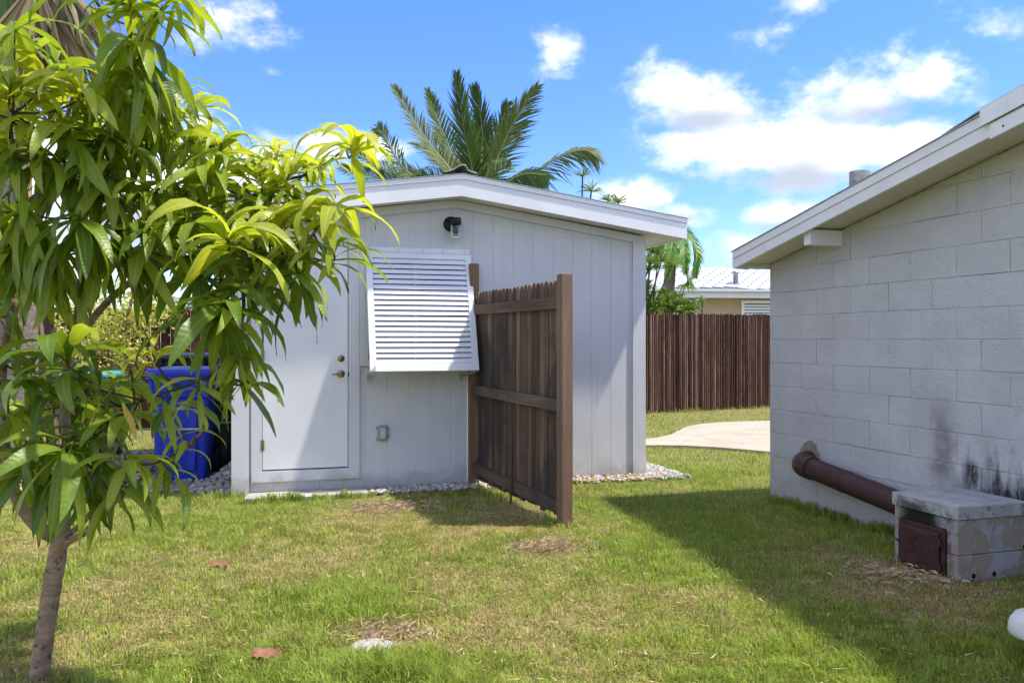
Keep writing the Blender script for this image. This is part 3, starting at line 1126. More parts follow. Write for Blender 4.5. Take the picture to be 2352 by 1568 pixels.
def iron_mat():
    t = NT('rusty_cast_iron')
    p = t.pos('object')
    c = t.mix(t.step(t.noise(p, 22, 6, .7), .35, .7), (.034, .014, .011), (.082, .032, .023))
    c = t.mix(t.step(t.noise(p, 60, 4), .62, .76), c, (.16, .07, .04))
    t.color(c)
    t.set(rough=.62, spec=.35)
    t.bump(t.noise(p, 80, 5), .4, .004)
    return t.m


M['iron'] = iron_mat()
dfr = MB()
dfr.box(2.120, 2.476, ln - .016, ln + .004, .258, .291, bev=.003)
dfr.box(2.120, 2.476, ln - .016, ln + .004, .0135, .034, bev=.003)
dfr.box(2.120, 2.140, ln - .015, ln + .004, .0345, .2575, bev=.003)
dfr.box(2.440, 2.476, ln - .015, ln + .004, .0345, .2575, bev=.003)
fdoor = fbuild(dfr, 'door_frame', M['iron'])
pl = MB().box(2.132, 2.448, ln - .034, ln - .017, .022, .262, bev=.006).build('iron_door', M['iron'], fdoor)
# cast relief on the door: worn foundry mark
rr = random.Random(9)
rel = MB()
for i in range(5):
    z = .205 - i * .026
    x = 2.205 + rr.uniform(0, .01)
    while x < 2.365 - .012 * abs(i - 2):
        wd = rr.uniform(.008, .02)
        rel.box(x, x + wd, ln - .0365, ln - .0335, z - .006 + rr.uniform(-.004, .004), z + .006 + rr.uniform(-.004, .004))
        x += wd + rr.uniform(.003, .007)
rel.build('cast_relief', M['iron'], fdoor)
MB().tube([(2.105, ln - .020, .158), (2.15, ln - .040, .158)], .008, 8).build('latch', M['iron'], fdoor)
for z in (.07, .215):
    MB().tube([(2.454, ln - .028, z - .022), (2.454, ln - .028, z + .022)], .011, 10).build('hinge', M['iron'], fdoor)
for y in (-.405, -.255):
    fbuild(MB().lathe([(.015, -.02), (.015, .0015), (0, .0016)], 14, Matrix.Translation((2.5585, y, .038)) @ Matrix.Rotation(R(90), 4, 'Y')), 'drain_hole', M['black_metal'])
fbuild(MB().tube([(2.563, -.035, .18), (2.600, -.035, .19)], .012, 8), 'side_bolt', M['iron'])
# smoke pipe along the wall
M['pipe'] = simple('maroon_painted_pipe', (.060, .026, .022), .55, .0, .22, 12, .12, .35)
q = -.118
za, zb = .395, .225
sa, sb = .545, FS0 + .02


def axis(s):
    return (s, q, za + (zb - za) * (s - sa) / (sb - sa))


pipe = fbuild(MB().tube([axis(sa + .05), axis(1.12), axis(sb)], .083, 24), 'smoke_pipe', M['pipe'])
el = MB()
arc = []
c0 = Vector(axis(sa + .11))
for k in range(8):
    a = R(90) * k / 7
    arc.append((c0.x - .10 * math.sin(a), q + .10 - .10 * math.cos(a), c0.z + .012 * math.sin(a)))
arc = [axis(sa + .19)] + arc + [(arc[-1][0], .01, arc[-1][2])]
el.tube(arc, .093, 24)
el.build('elbow', M['pipe'], pipe)
for s in (1.12,):
    MB().tube([axis(s - .012), axis(s + .012)], .0862, 24).build('seam_band', M['pipe'], pipe)
M['patch'] = simple('smeared_mortar', (.30, .27, .20), .95, 0, .3, 20, .7)
b = MB()
ring = []
for k in range(22):
    a = 2 * math.pi * k / 22
    r_ = .115 + .03 * mnoise.noise((math.cos(a) * 2, math.sin(a) * 2, 3.0)) + (.05 if math.sin(a) > .5 else 0) * math.sin(a)
    ring.append((arc[-1][0] + r_ * math.cos(a), arc[-1][2] + r_ * math.sin(a) * 1.05))
b.prism(ring, 'y', -.011, -.004)
b.build('mortar_patch', M['patch'], pipe)

# ================================================================== SMALL THINGS ON THE LAWN
M['pvc'] = simple('white_pvc', (.66, .64, .57), .4, 0, .08, 12, .05)
cp = ground(2400, 1530)
cap = thing('domed_vent_cap', 'white domed plastic pipe cap at the right edge of the lawn', 'pipe cap', cp)
Yc = cp.y
zc0 = CAM_Z - (1461 - 781) / F * Yc
zc1 = CAM_Z - (1403 - 781) / F * Yc
rc = 75 / F * Yc
hh = zc1 - zc0
MB().lathe([(rc * .80, zc0 + .004), (rc * .97, zc0), (rc * 1.0, zc0 + .012), (rc * .985, zc0 + hh * .35), (rc * .93, zc0 + hh * .6), (rc * .80, zc0 + hh * .82), (rc * .55, zc0 + hh * .96), (rc * .25, zc1), (0, zc1 + .001)], 40).build('dome', M['pvc'], cap)
MB().lathe([(.055, -.03), (.055, zc0 + .01), (0, zc0 + .0101)], 24).build('pipe', M['pvc'], cap)

dc = ground(858, 1489)
b = MB()
ring = []
for k in range(26):
    a = 2 * math.pi * k / 26
    r_ = .100 * (1 + .10 * mnoise.noise((math.cos(a) * 1.7, math.sin(a) * 1.7, .4)))
    ring.append((r_ * math.cos(a), r_ * math.sin(a)))
b.prism(ring, 'z', -.02, .014)
o = b.build('concrete_disc', M['concrete'])
o.location = dc
tag(o, 'small round pale concrete marker sunk in the lawn', 'marker')


def dry_leaf(name, u, v, L, w, rz, label):
    p = ground(u, v)
    v_, f_ = [], []
    n = 9
    for i in range(n):
        t_ = i / (n - 1)
        hw = w * math.sin(math.pi * (0.06 + .9 * t_)) ** .8 * .5
        zc = .030 + .006 * math.sin(t_ * 7.0) + .012 * t_
        v_ += [(L * (t_ - .5), -hw, zc - .004 + .006 * math.sin(t_ * 19)), (L * (t_ - .5), 0, zc), (L * (t_ - .5), hw, zc + .016 + .006 * math.sin(t_ * 13))]
    for i in range(n - 1):
        a = i * 3
        f_ += [(a, a + 3, a + 4, a + 1), (a + 1, a + 4, a + 5, a + 2)]
    o = MB().add(v_, f_, True).build(name, M['dry_leaf'])
    o.location = p
    o.rotation_euler = (0, 0, rz)
    tag(o, label, 'leaf')


M['dry_leaf'] = simple('dry_brown_leaf', (.27, .125, .06), .7, 0, .3, 30, .4)
dry_leaf('fallen_leaf', 610, 1520, .125, .062, R(4), 'curled reddish-brown dry leaf on the grass near the round concrete marker')
dry_leaf('fallen_leaf', 508, 1308, .14, .04, R(-8), 'narrow tan dry leaf on the grass between the mango trunk and the shed door')

# doorstep slab
stp = MB()
P = [shed_pt(.10, .005, 0), shed_pt(1.135, .005, 0), shed_pt(1.135, .30, 0), shed_pt(.55, .335, 0), shed_pt(.08, .30, 0)]
stp.prism([(p.x, p.y) for p in P][::-1], 'z', -.03, .03)
tag(stp.build('door_step', M['concrete']), 'thin pale concrete slab at the foot of the shed door', 'slab')

# ================================================================== GRAVEL
def ico():
    bm = bmesh.new()
    bmesh.ops.create_icosphere(bm, subdivisions=1, radius=1.0)
    v = np.array([q.co[:] for q in bm.verts])
    f = np.array([[q.index for q in fc.verts] for fc in bm.faces])
    bm.free()
    return v, f


IV, IF = ico()


def stones(name, pts, size, cols, label, flat=.65):
    n = len(pts)
    nv = len(IV)
    V = np.repeat(IV[None], n, 0)
    V = V * (1 + RNG.uniform(-.22, .22, (n, nv, 1)))
    sc_ = RNG.uniform(.55, 1.25, (n, 1, 1)) * size
    V = V * sc_ * np.stack([RNG.uniform(.8, 1.3, n), RNG.uniform(.7, 1.0, n), RNG.uniform(flat * .75, flat * 1.2, n)], 1)[:, None, :]
    a = RNG.uniform(0, 6.283, n)
    ca, sa_ = np.cos(a)[:, None], np.sin(a)[:, None]
    x, y = V[..., 0].copy(), V[..., 1].copy()
    V[..., 0], V[..., 1] = x * ca - y * sa_, x * sa_ + y * ca
    V = V + np.asarray(pts)[:, None, :]
    Fc = (IF[None] + (np.arange(n) * nv)[:, None, None]).reshape(-1, 3)
    ci = RNG.integers(0, len(cols), n)
    col = np.asarray(cols)[ci] * RNG.uniform(.75, 1.12, (n, 1))
    col = np.concatenate([np.clip(col, 0, .85), np.ones((n, 1))], 1)
    t = NT(name)
    t.color(t.mix(t.step(t.noise(t.pos(), 90, 3), .3, .7), t.attr('tint', 'Color'), t.mix(1.0, t.attr('tint', 'Color'), (.72, .70, .66), 'MULTIPLY')))
    t.set(rough=.8, spec=.25)
    me = big_mesh(name, V.reshape(-1, 3), Fc, t.m, colors={'tint': np.repeat(col, nv, 0)})
    o = link(name, me)
    tag(o, label, 'gravel', kind='stuff')
    return o


def bed(name, poly):
    b = MB()
    b.prism([(p.x, p.y) for p in poly], 'z', -.02, .006)
    return tag(b.build(name, M['gravel_bed']), kind='structure')


def edge_out(a):
    return .27 + .05 * mnoise.noise((a * 3, 1, 0)) + .03 * mnoise.noise((a * 11, 5, 0))


pf = []
for i in range(26):
    a = 1.14 + (4.33 - 1.14) * i / 25
    pf.append(shed_pt(a, edge_out(a) if a < 3.9 else .30, 0))
bp = [shed_pt(1.14, -.01, 0)] + pf + [shed_pt(4.33, -3.2, 0), shed_pt(SW + .02, -3.2, 0), shed_pt(SW + .02, -.01, 0)]
bed('gravel_bed', bp[::-1])
pts, pts2 = [], []
while len(pts) + len(pts2) < 3400:
    if random.random() < .62:
        a, o_ = random.uniform(1.14, 4.33), random.uniform(-.0, .33)
        if o_ > edge_out(a) + random.gauss(0, .02):
            continue
        if a > SW + .02 and random.random() < .3:
            continue
    else:
        a, o_ = random.uniform(SW + .03, 4.32), random.uniform(-1.6, .1)
    p = shed_pt(a, o_, random.uniform(.010, .032))
    (pts2 if (2.2 < a + random.gauss(0, .2) < 4.0 and o_ > -.08 and random.random() < .7) else pts).append(p[:])
white_s = [(.52, .51, .48), (.45, .44, .41), (.57, .55, .51), (.35, .33, .30), (.48, .43, .35)]
tan_s = [(.50, .33, .15), (.56, .44, .27), (.44, .26, .11), (.57, .53, .46), (.53, .46, .36)]
stones('white_gravel', pts, .022, white_s, 'white pebble gravel strip along the foot of the shed')
stones('tan_gravel', pts2, .021, tan_s, 'honey coloured pebbles mixed in the gravel at the right shed corner')
# coral rock under the bins, left of the shed
lp = [(-5.4, 7.75), (-4.4, 7.60), (-3.6, 7.62), (-3.0, 7.66), (-2.50, 7.55), (-2.62, 8.2), (-3.2, 10.3), (-5.6, 10.3)]
bed('rock_bed', [Vector((x, y, 0)) for x, y in lp])
pts = []
poly2 = lp


def inside(x, y, poly):
    c = False
    j = len(poly) - 1
    for i in range(len(poly)):
        xi, yi = poly[i]
        xj, yj = poly[j]
        if (yi > y) != (yj > y) and x < (xj - xi) * (y - yi) / (yj - yi + 1e-12) + xi:
            c = not c
        j = i
    return c


while len(pts) < 2600:
    x, y = random.uniform(-5.6, -2.45), 7.5 + 2.8 * random.random() ** 1.5
    if inside(x, y + random.gauss(0, .03), poly2):
        pts.append((x, y, random.uniform(.01, .035)))
# heap of rock by the shed side
for i in range(420):
    r_, a = abs(random.gauss(0, .16)), random.uniform(0, 6.28)
    x, y = -2.74 + r_ * math.cos(a) * .7, 8.35 + r_ * math.sin(a) * 1.5
    pts.append((x, y, max(0.01, .17 - r_ * .55) * random.uniform(.5, 1.05)))
stones('coral_rock', pts, .033, [(.33, .30, .26), (.42, .39, .34), (.25, .22, .19), (.36, .33, .28), (.47, .45, .41)], 'pale grey coral rock heaped around the bins beside the shed', .8)

# ================================================================== GRASS
def grass_mat():
    t = NT('grass_blades')
    col = t.attr('tint', 'Color')
    t.color(col)
    t.set(rough=.55, spec=.25)
    tr = t.n.new('ShaderNodeBsdfTranslucent')
    t.l.new(col, tr.inputs[0])
    mx = t.n.new('ShaderNodeMixShader')
    mx.inputs[0].default_value = .45
    t.l.new(t.bsdf.outputs[0], mx.inputs[1])
    t.l.new(tr.outputs[0], mx.inputs[2])
    t.l.new(mx.outputs[0], t.out.inputs[0])
    return t.m


M['grass'] = grass_mat()


def vnoise(x, y, s, seed):
    """smooth value noise on arrays"""
    r = np.random.default_rng(seed)
    T = r.random((64, 64))
    X, Y_ = x * s + 100, y * s + 100
    xi, yi = np.floor(X).astype(int), np.floor(Y_).astype(int)
    fx, fy = X - xi, Y_ - yi
    fx, fy = fx * fx * (3 - 2 * fx), fy * fy * (3 - 2 * fy)
    g_ = lambda i, j: T[i % 64, j % 64]
    return (g_(xi, yi) * (1 - fx) + g_(xi + 1, yi) * fx) * (1 - fy) + (g_(xi, yi + 1) * (1 - fx) + g_(xi + 1, yi + 1) * fx) * fy


A0 = np.array([AX, AY])
E2, N2 = np.array([SE.x, SE.y]), np.array([SN.x, SN.y])
path_poly = [(p.x, p.y) for p in poly]
HD2, HI2, HC2 = np.array([HD.x, HD.y]), np.array([HIN.x, HIN.y]), np.array([HC.x, HC.y])


def in_poly_np(x, y, pl):
    c = np.zeros(len(x), bool)
    j = len(pl) - 1
    for i in range(len(pl)):
        xi, yi = pl[i]
        xj, yj = pl[j]
        m_ = ((yi > y) != (yj > y)) & (x < (xj - xi) * (y - yi) / (yj - yi + 1e-12) + xi)
        c ^= m_
        j = i
    return c


DRY = [(ground(1252, 1262), .22, 1.4), (ground(560, 1420), .40, .6), (ground(420, 1480), .40, .5), (ground(860, 1172), .45, .7), (ground(1090, 1310), .5, .25), (ground(870, 1462), .20, 1.1),
       (ground(2030, 1330), .55, .9), (ground(1900, 1260), .4, .6), (ground(300, 1380), .5, .4), (ground(1650, 1060), .7, .5), (ground(1400, 1220), .35, .5), (ground(2120, 1345), .3, .9), (ground(330, 1170), .5, .55),
       (ground(1160, 1190), .35, .6), (ground(2200, 1290), .6, .5), (ground(1560, 1400), .5, .35), (ground(700, 1330), .5, .3), (ground(90, 1540), .25, .8), (ground(1700, 1250), .3, .5)]
LUSH = [(ground(810, 1380), .30, .8), (ground(830, 1555), .16, 1.1), (ground(1000, 1565), .25, .9), (ground(1500, 1300), .5, .5), (ground(1700, 1180), .7, .55), (ground(300, 1290), .5, .5), (ground(560, 1200), .4, .4),
        (ground(300, 1560), .3, .4), (ground(1900, 1400), .5, .4), (ground(1400, 1160), .3, .4), (ground(1950, 1540), .4, .6), (ground(540, 1140), .15, .8)]


def sample(n, y0, y1, pw=1.0):
    """points on the lawn seen by the camera, denser near it"""
    u = RNG.random(n)
    Y = (y0 ** (1 - pw) + u * (y1 ** (1 - pw) - y0 ** (1 - pw))) ** (1 / (1 - pw)) if pw != 1 else y0 * (y1 / y0) ** u
    X = (RNG.random(n) * 2 - 1) * (0.66 * Y + .25)
    p = np.stack([X, Y], 1) - A0
    a, off = p @ E2, -(p @ N2)
    eo = .27 + .04 * np.sin(a * 7)
    bad = (a > -.05) & (a < SW + .05) & (off < .0)
    bad |= (a > 1.14) & (a < 4.30) & (off < eo - .02)
    bad |= (a > .08) & (a < 1.14) & (off < .29 + .02 * np.sin(a * 23))
    bad |= (a > SW) & (a < 4.30) & (off < .1)
    bad |= in_poly_np(X, Y, lp) | in_poly_np(X, Y, path_poly)
    q_ = np.stack([X, Y], 1) - HC2
    s_, in_ = q_ @ HD2, q_ @ HI2
    bad |= (s_ > -.0) & (in_ > -.005)
    bad |= (s_ > 2.06) & (s_ < 2.56) & (in_ > -.52)
    bad |= (X - dc.x) ** 2 + (Y - dc.y) ** 2 < .095 ** 2
    bad |= (Y > 16 + (X - 2.46) * .537)
    k = ~bad
    return X[k], Y[k]


def dryness(X, Y):
    d = .46 * vnoise(X, Y, .9, 1) + .30 * vnoise(X, Y, 2.6, 2) + .24 * vnoise(X, Y, 7.5, 3)
    d = (d - .5) * 1.8 + .34
    d += .08 * np.clip((X - -2.5) / -1.0, 0, 1) - .10 * np.clip((X - .7) / .8, 0, 1)
    for (c_, r_, w_) in DRY:
        d += w_ * .55 * np.exp(-((X - c_.x) ** 2 + ((Y - c_.y)) ** 2) / (r_ * r_))
    for (c_, r_, w_) in LUSH:
        d -= w_ * .60 * np.exp(-((X - c_.x) ** 2 + ((Y - c_.y)) ** 2) / (r_ * r_))
    return d


def blades(X, Y, hgt, wid, segs):
    n = len(X)
    d = dryness(X, Y)
    r = RNG.random(n)
    isdry = r < np.clip(d, .05, .95)
    h_ = hgt * RNG.uniform(.45, 1.25, n) * (1.12 - .35 * np.clip(d, 0, 1))
    for (c_, r_, w_) in LUSH[:3]:
        h_ *= 1 + 1.1 * w_ * np.exp(-((X - c_.x) ** 2 + (Y - c_.y) ** 2) / (r_ * r_))
    h_ *= np.where(isdry, .75, 1.0) * (.62 + .76 * vnoise(X, Y, 9.0, 12))
    az = vnoise(X, Y, 5.0, 13) * 14 + RNG.normal(0, 1.1, n)
    lean = np.where(isdry, RNG.uniform(.4, 1.9, n), RNG.uniform(.15, 1.15, n))
    wa = az + RNG.uniform(.9, 2.2, n)
    wd = wid * RNG.uniform(.55, 1.35, n) * np.where(RNG.random(n) < .03, 2.2, 1.0)
    wx, wy = np.cos(wa) * wd / 2, np.sin(wa) * wd / 2
    lx, ly = np.cos(az), np.sin(az)
    z0 = np.zeros(n)
    hx = h_ * np.sin(lean) * .55
    hz = h_ * np.cos(lean * .45)
    if segs == 1:
        V = np.stack([np.stack([X - wx, Y - wy, z0], 1), np.stack([X + wx, Y + wy, z0], 1), np.stack([X + lx * h_ * np.sin(lean), Y + ly * h_ * np.sin(lean), np.maximum(.006, h_ * np.cos(lean))], 1)], 1)
        Fc = np.arange(n * 3).reshape(n, 3)
    else:
        m1 = np.stack([X + lx * hx * .45, Y + ly * hx * .45, hz * .62], 1)
        tip = np.stack([X + lx * h_ * np.sin(lean), Y + ly * h_ * np.sin(lean), np.maximum(.006, h_ * np.cos(lean * .85))], 1)
        w3 = np.stack([wx, wy, z0], 1)
        b3 = np.stack([X, Y, z0], 1)
        V = np.stack([b3 - w3, b3 + w3, m1 + w3 * .8, m1 - w3 * .8, tip], 1)
        i = np.arange(n)[:, None] * 5
        Fc = np.concatenate([i + np.array([[0, 1, 2]]), i + np.array([[0, 2, 3]]), i + np.array([[3, 2, 4]])])
    k = V.shape[1]
    t = RNG.random((n, 1))
    green = np.array([.19, .285, .028]) * (1 - t) + np.array([.43, .50, .085]) * t
    t2 = RNG.random((n, 1))
    tan = np.array([.40, .28, .10]) * (1 - t2) + np.array([.66, .55, .26]) * t2
    col = np.where(isdry[:, None], tan, green) * RNG.uniform(.8, 1.2, (n, 1))
    col = np.concatenate([col, np.ones((n, 1))], 1)
    return V.reshape(-1, 3), Fc, np.repeat(col, k, 0)


def grass_object():
    Vs, Fs, Cs, o = [], [], [], 0
    for (n, y0, y1, h_, w_, sg, pw) in ((230000, 3.15, 6.4, .040, .0046, 2, 1.5), (250000, 5.6, 9.4, .038, .0062, 1, 1.2), (110000, 8.6, 17.5, .045, .013, 1, 1.0)):
        X, Y = sample(n, y0, y1, pw)
        V, Fc, Cc = blades(X, Y, h_, w_, sg)
        Vs.append(V)
        Fs.append(Fc + o)
        Cs.append(Cc)
        o += len(V)
    # long tufts along walls and posts
    ex, ey = [], []
    rt = random.Random(4)

    def tuft(x, y, n, r_):
        for _ in range(n):
            ex.append(x + rt.gauss(0, r_))
            ey.append(y + rt.gauss(0, r_))
    for i in range(240):
        s_ = rt.uniform(-.05, 2.0)
        p = house_pt(s_, -.02 - abs(rt.gauss(0, .03)), 0)
        tuft(p.x, p.y, 14 if mnoise.noise((s_ * 4, 0, 0)) > -.1 else 4, .018)
    for i in range(30):
        p = house_pt(rt.uniform(2.05, 2.6), -.55 - abs(rt.gauss(0, .02)), 0)
        tuft(p.x, p.y, 8, .015)
    for i in range(40):
        a = rt.uniform(0, 6.28)
        tuft(FB.x + .075 * math.cos(a), FB.y + .075 * math.sin(a), 9, .015)
    for i in range(90):
        tt = rt.uniform(.1, .98)
        p = FA.lerp(FB, tt)
        tuft(p.x - .04, p.y, 10, .03)
    for i in range(80):
        p = shed_pt(rt.uniform(.05, 1.2), .33 + abs(rt.gauss(0, .02)), 0)
        tuft(p.x, p.y, 10, .018)
    for i in range(20):
        p = shed_pt(rt.uniform(-.3, .1), .06 + rt.gauss(0, .05), 0)
        tuft(p.x, p.y, 14, .03)
    for i in range(60):
        tt = rt.random()
        tuft(2.46 + tt * 2.8, 15.9 + tt * 1.5, 8, .05)
    for i in range(14):
        a = rt.uniform(0, 6.28)
        tuft(-1.92 + .06 * math.cos(a), 3.47 + .06 * math.sin(a), 12, .02)
    ex, ey = np.array(ex), np.array(ey)
    V, Fc, Cc = blades(ex, ey, .075, .006, 2)
    Vs.append(V)
    Fs.append(Fc + o)
    Cs.append(Cc)
    me = big_mesh('grass', np.concatenate(Vs), np.concatenate(Fs), M['grass'], colors={'tint': np.concatenate(Cs)})
    tag(link('grass', me), 'short sunlit lawn grass with dry tan patches', 'grass', kind='stuff')


grass_object()
# straw heap near the fence post
def straw(name, c_, n, r_, label):
    V, Fc = [], []
    for i in range(n):
        x, y = c_.x + random.gauss(0, r_), c_.y + random.gauss(0, r_ * .7)
        a = random.uniform(0, 6.28)
        L = random.uniform(.03, .10)
        z = random.uniform(.015, .045)
        dx, dy = math.cos(a) * L, math.sin(a) * L
        k = len(V)
        V += [(x - dy * .02, y + dx * .02, z), (x + dy * .02, y - dx * .02, z), (x + dx, y + dy, z + random.uniform(-.01, .02)), (x + dx * .5 - dy * .02, y + dy * .5 + dx * .02, z + .012)]
        Fc += [(k, k + 1, k + 2), (k, k + 2, k + 3)]
    o = MB().add(V, Fc).build(name, M['straw'])
    tag(o, label, 'straw', kind='stuff')


M['straw'] = simple('dry_straw', (.55, .41, .235), .9, 0, .4, 60, 0)
straw('dry_straw', ground(1252, 1262), 380, .10, 'patch of dry straw on the lawn in front of the fence post')
straw('dry_straw', ground(890, 1462), 150, .09, 'dry clippings behind the round concrete marker')
straw('dry_straw', ground(2080, 1328), 200, .17, 'dry clippings in front of the fire box door')
V_, F_ = [], []
for i in range(900):
    Y_ = random.uniform(3.3, 8.0)
    X_ = random.uniform(-.6, .6) * Y_
    q0 = Vector((X_, Y_, 0))
    if (q0 - house_pt(0, 0, 0)).dot(HIN) > -.05 or (q0 - shed_pt(0, .34, 0)).dot(SN) > 0:
        continue
    a = random.uniform(0, 6.28)
    L = random.uniform(.02, .07)
    dx, dy, z = math.cos(a) * L, math.sin(a) * L, random.uniform(.025, .045)
    k = len(V_)
    V_ += [(X_ - dy * .06, Y_ + dx * .06, z), (X_ + dy * .06, Y_ - dx * .06, z), (X_ + dx, Y_ + dy, z + random.uniform(-.008, .012))]
    F_.append((k, k + 1, k + 2))
tag(MB().add(V_, F_).build('lawn_clippings', M['straw']), 'scattered pale dry clippings over the whole lawn', 'clippings', kind='stuff')
straw('dry_straw', ground(880, 1170), 300, .16, 'dry clippings on the lawn in front of the door step')

# ================================================================== LEAVES
def leaf_mat(name, c_lo, c_hi, rib, rough=.40, trans=.32, use_obj=True, spec=.5):
    t = NT(name)
    r = t.objrand() if use_obj else t.attr('rnd')
    c = t.mix(r, c_lo, c_hi)
    mid = t.attr('mid')
    tt = t.attr('along')
    vein = t.math('SINE', t.math('MULTIPLY', t.math('ADD', tt, t.math('MULTIPLY', mid, .035)), 110.0))
    vm = t.math('MULTIPLY', t.step(vein, .55, 1.0), .16)
    c = t.mix(vm, c, rib)
    n = t.noise(t.pos('object'), 18, 4)
    c = t.mix(t.math('MULTIPLY', t.step(n, .55, .8), .25), c, tuple(x * .7 for x in c_lo))
    c = t.mix(t.step(mid, .86, .97, 0, .75), c, rib)
    tipb = t.math('MULTIPLY', t.step(tt, .86, .97), t.step(t.math('FRACT', t.math('MULTIPLY', r, 7.31)), .62, .7))
    spot = t.math('MULTIPLY', t.step(t.noise(t.pos('object', (1, 1, 1)), 34, 3), .70, .75), t.step(t.math('FRACT', t.math('MULTIPLY', r, 13.7)), .5, .6))
    c = t.mix(t.math('MAXIMUM', tipb, t.math('MULTIPLY', spot, .7)), c, (.13, .075, .03))
    t.color(c)
    t.set(rough=rough, spec=spec)
    t.bump(t.math('ADD', t.math('MULTIPLY', vein, .25), n), .35, .003)
    tr = t.n.new('ShaderNodeBsdfTranslucent')
    t.l.new(t.mix(1.0, c, (1.3, 1.25, .55), 'MULTIPLY'), tr.inputs[0])
    mx = t.n.new('ShaderNodeMixShader')
    mx.inputs[0].default_value = trans
    t.l.new(t.bsdf.outputs[0], mx.inputs[1])
    t.l.new(tr.outputs[0], mx.inputs[2])
    t.l.new(mx.outputs[0], t.out.inputs[0])
    return t.m


LC = {'y': ((.34, .41, .024), (.52, .56, .045), (.60, .62, .22)),
      'g': ((.20, .29, .018), (.37, .45, .036), (.38, .45, .15)),
      'd': ((.075, .14, .012), (.21, .31, .024), (.22, .32, .10))}
LMO = {k: leaf_mat('mango_leaf_' + {'y': 'young', 'g': 'mid', 'd': 'dark'}[k], *LC[k], trans={'y': .54, 'g': .50, 'd': .45}[k]) for k in LC}
LMJ = {k: leaf_mat('mango_foliage_' + {'y': 'young', 'g': 'mid', 'd': 'dark'}[k], *LC[k], use_obj=False, trans={'y': .54, 'g': .50, 'd': .45}[k]) for k in LC}


def leaf_shape(rnd, pitch, bend, w=.12, n=9):
    """unit-length lance-shaped leaf along +x, drooping in the xz plane; returns verts, faces, mid, along"""
    x = z = 0.0
    pts = []
    st = rnd.uniform(.06, .10)
    sway = rnd.uniform(-.14, .14)
    for i in range(n):
        t = i / (n - 1)
        a = pitch - bend * (t ** 1.25)
        pts.append((x, z, a, t, sway * t * t))
        x += math.cos(a) / (n - 1)
        z += math.sin(a) / (n - 1)
    V, mid, al = [], [], []
    fold = rnd.uniform(.12, .42)
    ph, am = rnd.uniform(0, 6), rnd.uniform(.004, .016)
    tw = rnd.uniform(-.5, .5)
    for (x, z, a, t, sw) in pts:
        if t < .05:
            hw = .012
        else:
            k = max(0.0, min(1.0, (t - .03) / .97))
            hw = w * .5 * (math.sin(math.pi * min(1, k ** .82)) ** .72) if k < 1 else .0
        hw = max(hw, .0035)
        nx, nz = -math.sin(a), math.cos(a)
        for sgn in (-1, 0, 1):
            lift = abs(sgn) * hw * fold + (am * math.sin(ph + t * 15 + sgn) if sgn else 0) + sgn * tw * t * hw
            V.append((x + nx * lift, sgn * hw + sw, z + nz * lift))
            mid.append(1.0 if sgn == 0 else 0.0)
            al.append(t)
    Fc = []
    for i in range(n - 1):
        a = i * 3
        Fc += [(a, a + 3, a + 4, a + 1), (a + 1, a + 4, a + 5, a + 2)]
    return np.array(V), np.array(Fc), np.array(mid), np.array(al)


rl = random.Random(21)
VARIANTS = []
for i in range(30):
    kind = i % 6
    pitch, bend = [(.75, 2.35), (.35, 1.9), (1.0, 2.75), (-.15, 1.35), (-.75, .80), (.15, 1.6)][kind]
    VARIANTS.append((kind, leaf_shape(rl, pitch + rl.uniform(-.15, .15), bend + rl.uniform(-.2, .2), rl.uniform(.125, .185))))
LEAF_MESH = {}


def leaf_mesh(vi, k):
    if (vi, k) not in LEAF_MESH:
        V, Fc, mid, al = VARIANTS[vi][1]
        LEAF_MESH[(vi, k)] = big_mesh('leaf', V, Fc, LMO[k], attrs={'mid': mid, 'along': al}, smooth=True)
    return LEAF_MESH[(vi, k)]


# ================================================================== MANGO TREE
def bark_mat(name, a, b, c):
    t = NT(name)
    p = t.pos()
    n = t.noise(t.pos(scale=(1, 1, 2.2)), 14, 6, .68)
    col = t.mix(t.step(n, .3, .7), a, b)
    col = t.mix(t.math('MULTIPLY', t.step(t.noise(p, 26, 4), .58, .68), .85), col, c)
    t.color(col)
    t.set(rough=.88, spec=.2)
    t.bump(t.math('ADD', n, t.math('MULTIPLY', t.noise(t.pos(scale=(1, 1, 5)), 40, 4), .6)), .8, .012)
    return t.m


M['mango_bark'] = bark_mat('mango_bark', (.25, .165, .10), (.42, .305, .205), (.08, .058, .04))
M['twig'] = bark_mat('green_brown_twig', (.055, .065, .022), (.115, .10, .045), (.05, .04, .02))
TB = Vector((-1.92, 3.47, 0))
mango = thing('mango_tree', 'young mango tree with long drooping glossy leaves in the left foreground', 'tree', TB)
inv = Matrix.Translation(-TB)


def spline(P, k=6):
    P = [Vector(p) for p in P]
    out = []
    for i in range(len(P) - 1):
        p0, p1, p2, p3 = P[max(i - 1, 0)], P[i], P[i + 1], P[min(i + 2, len(P) - 1)]
        for j in range(k):
            t = j / k
            out.append(.5 * ((2 * p1) + (p2 - p0) * t + (2 * p0 - 5 * p1 + 4 * p2 - p3) * t * t + (3 * p1 - p0 - 3 * p2 + p3) * t ** 3))
    out.append(P[-1])
    return out


def lin(a, b, n):
    return [a + (b - a) * i / max(1, n - 1) for i in range(n)]


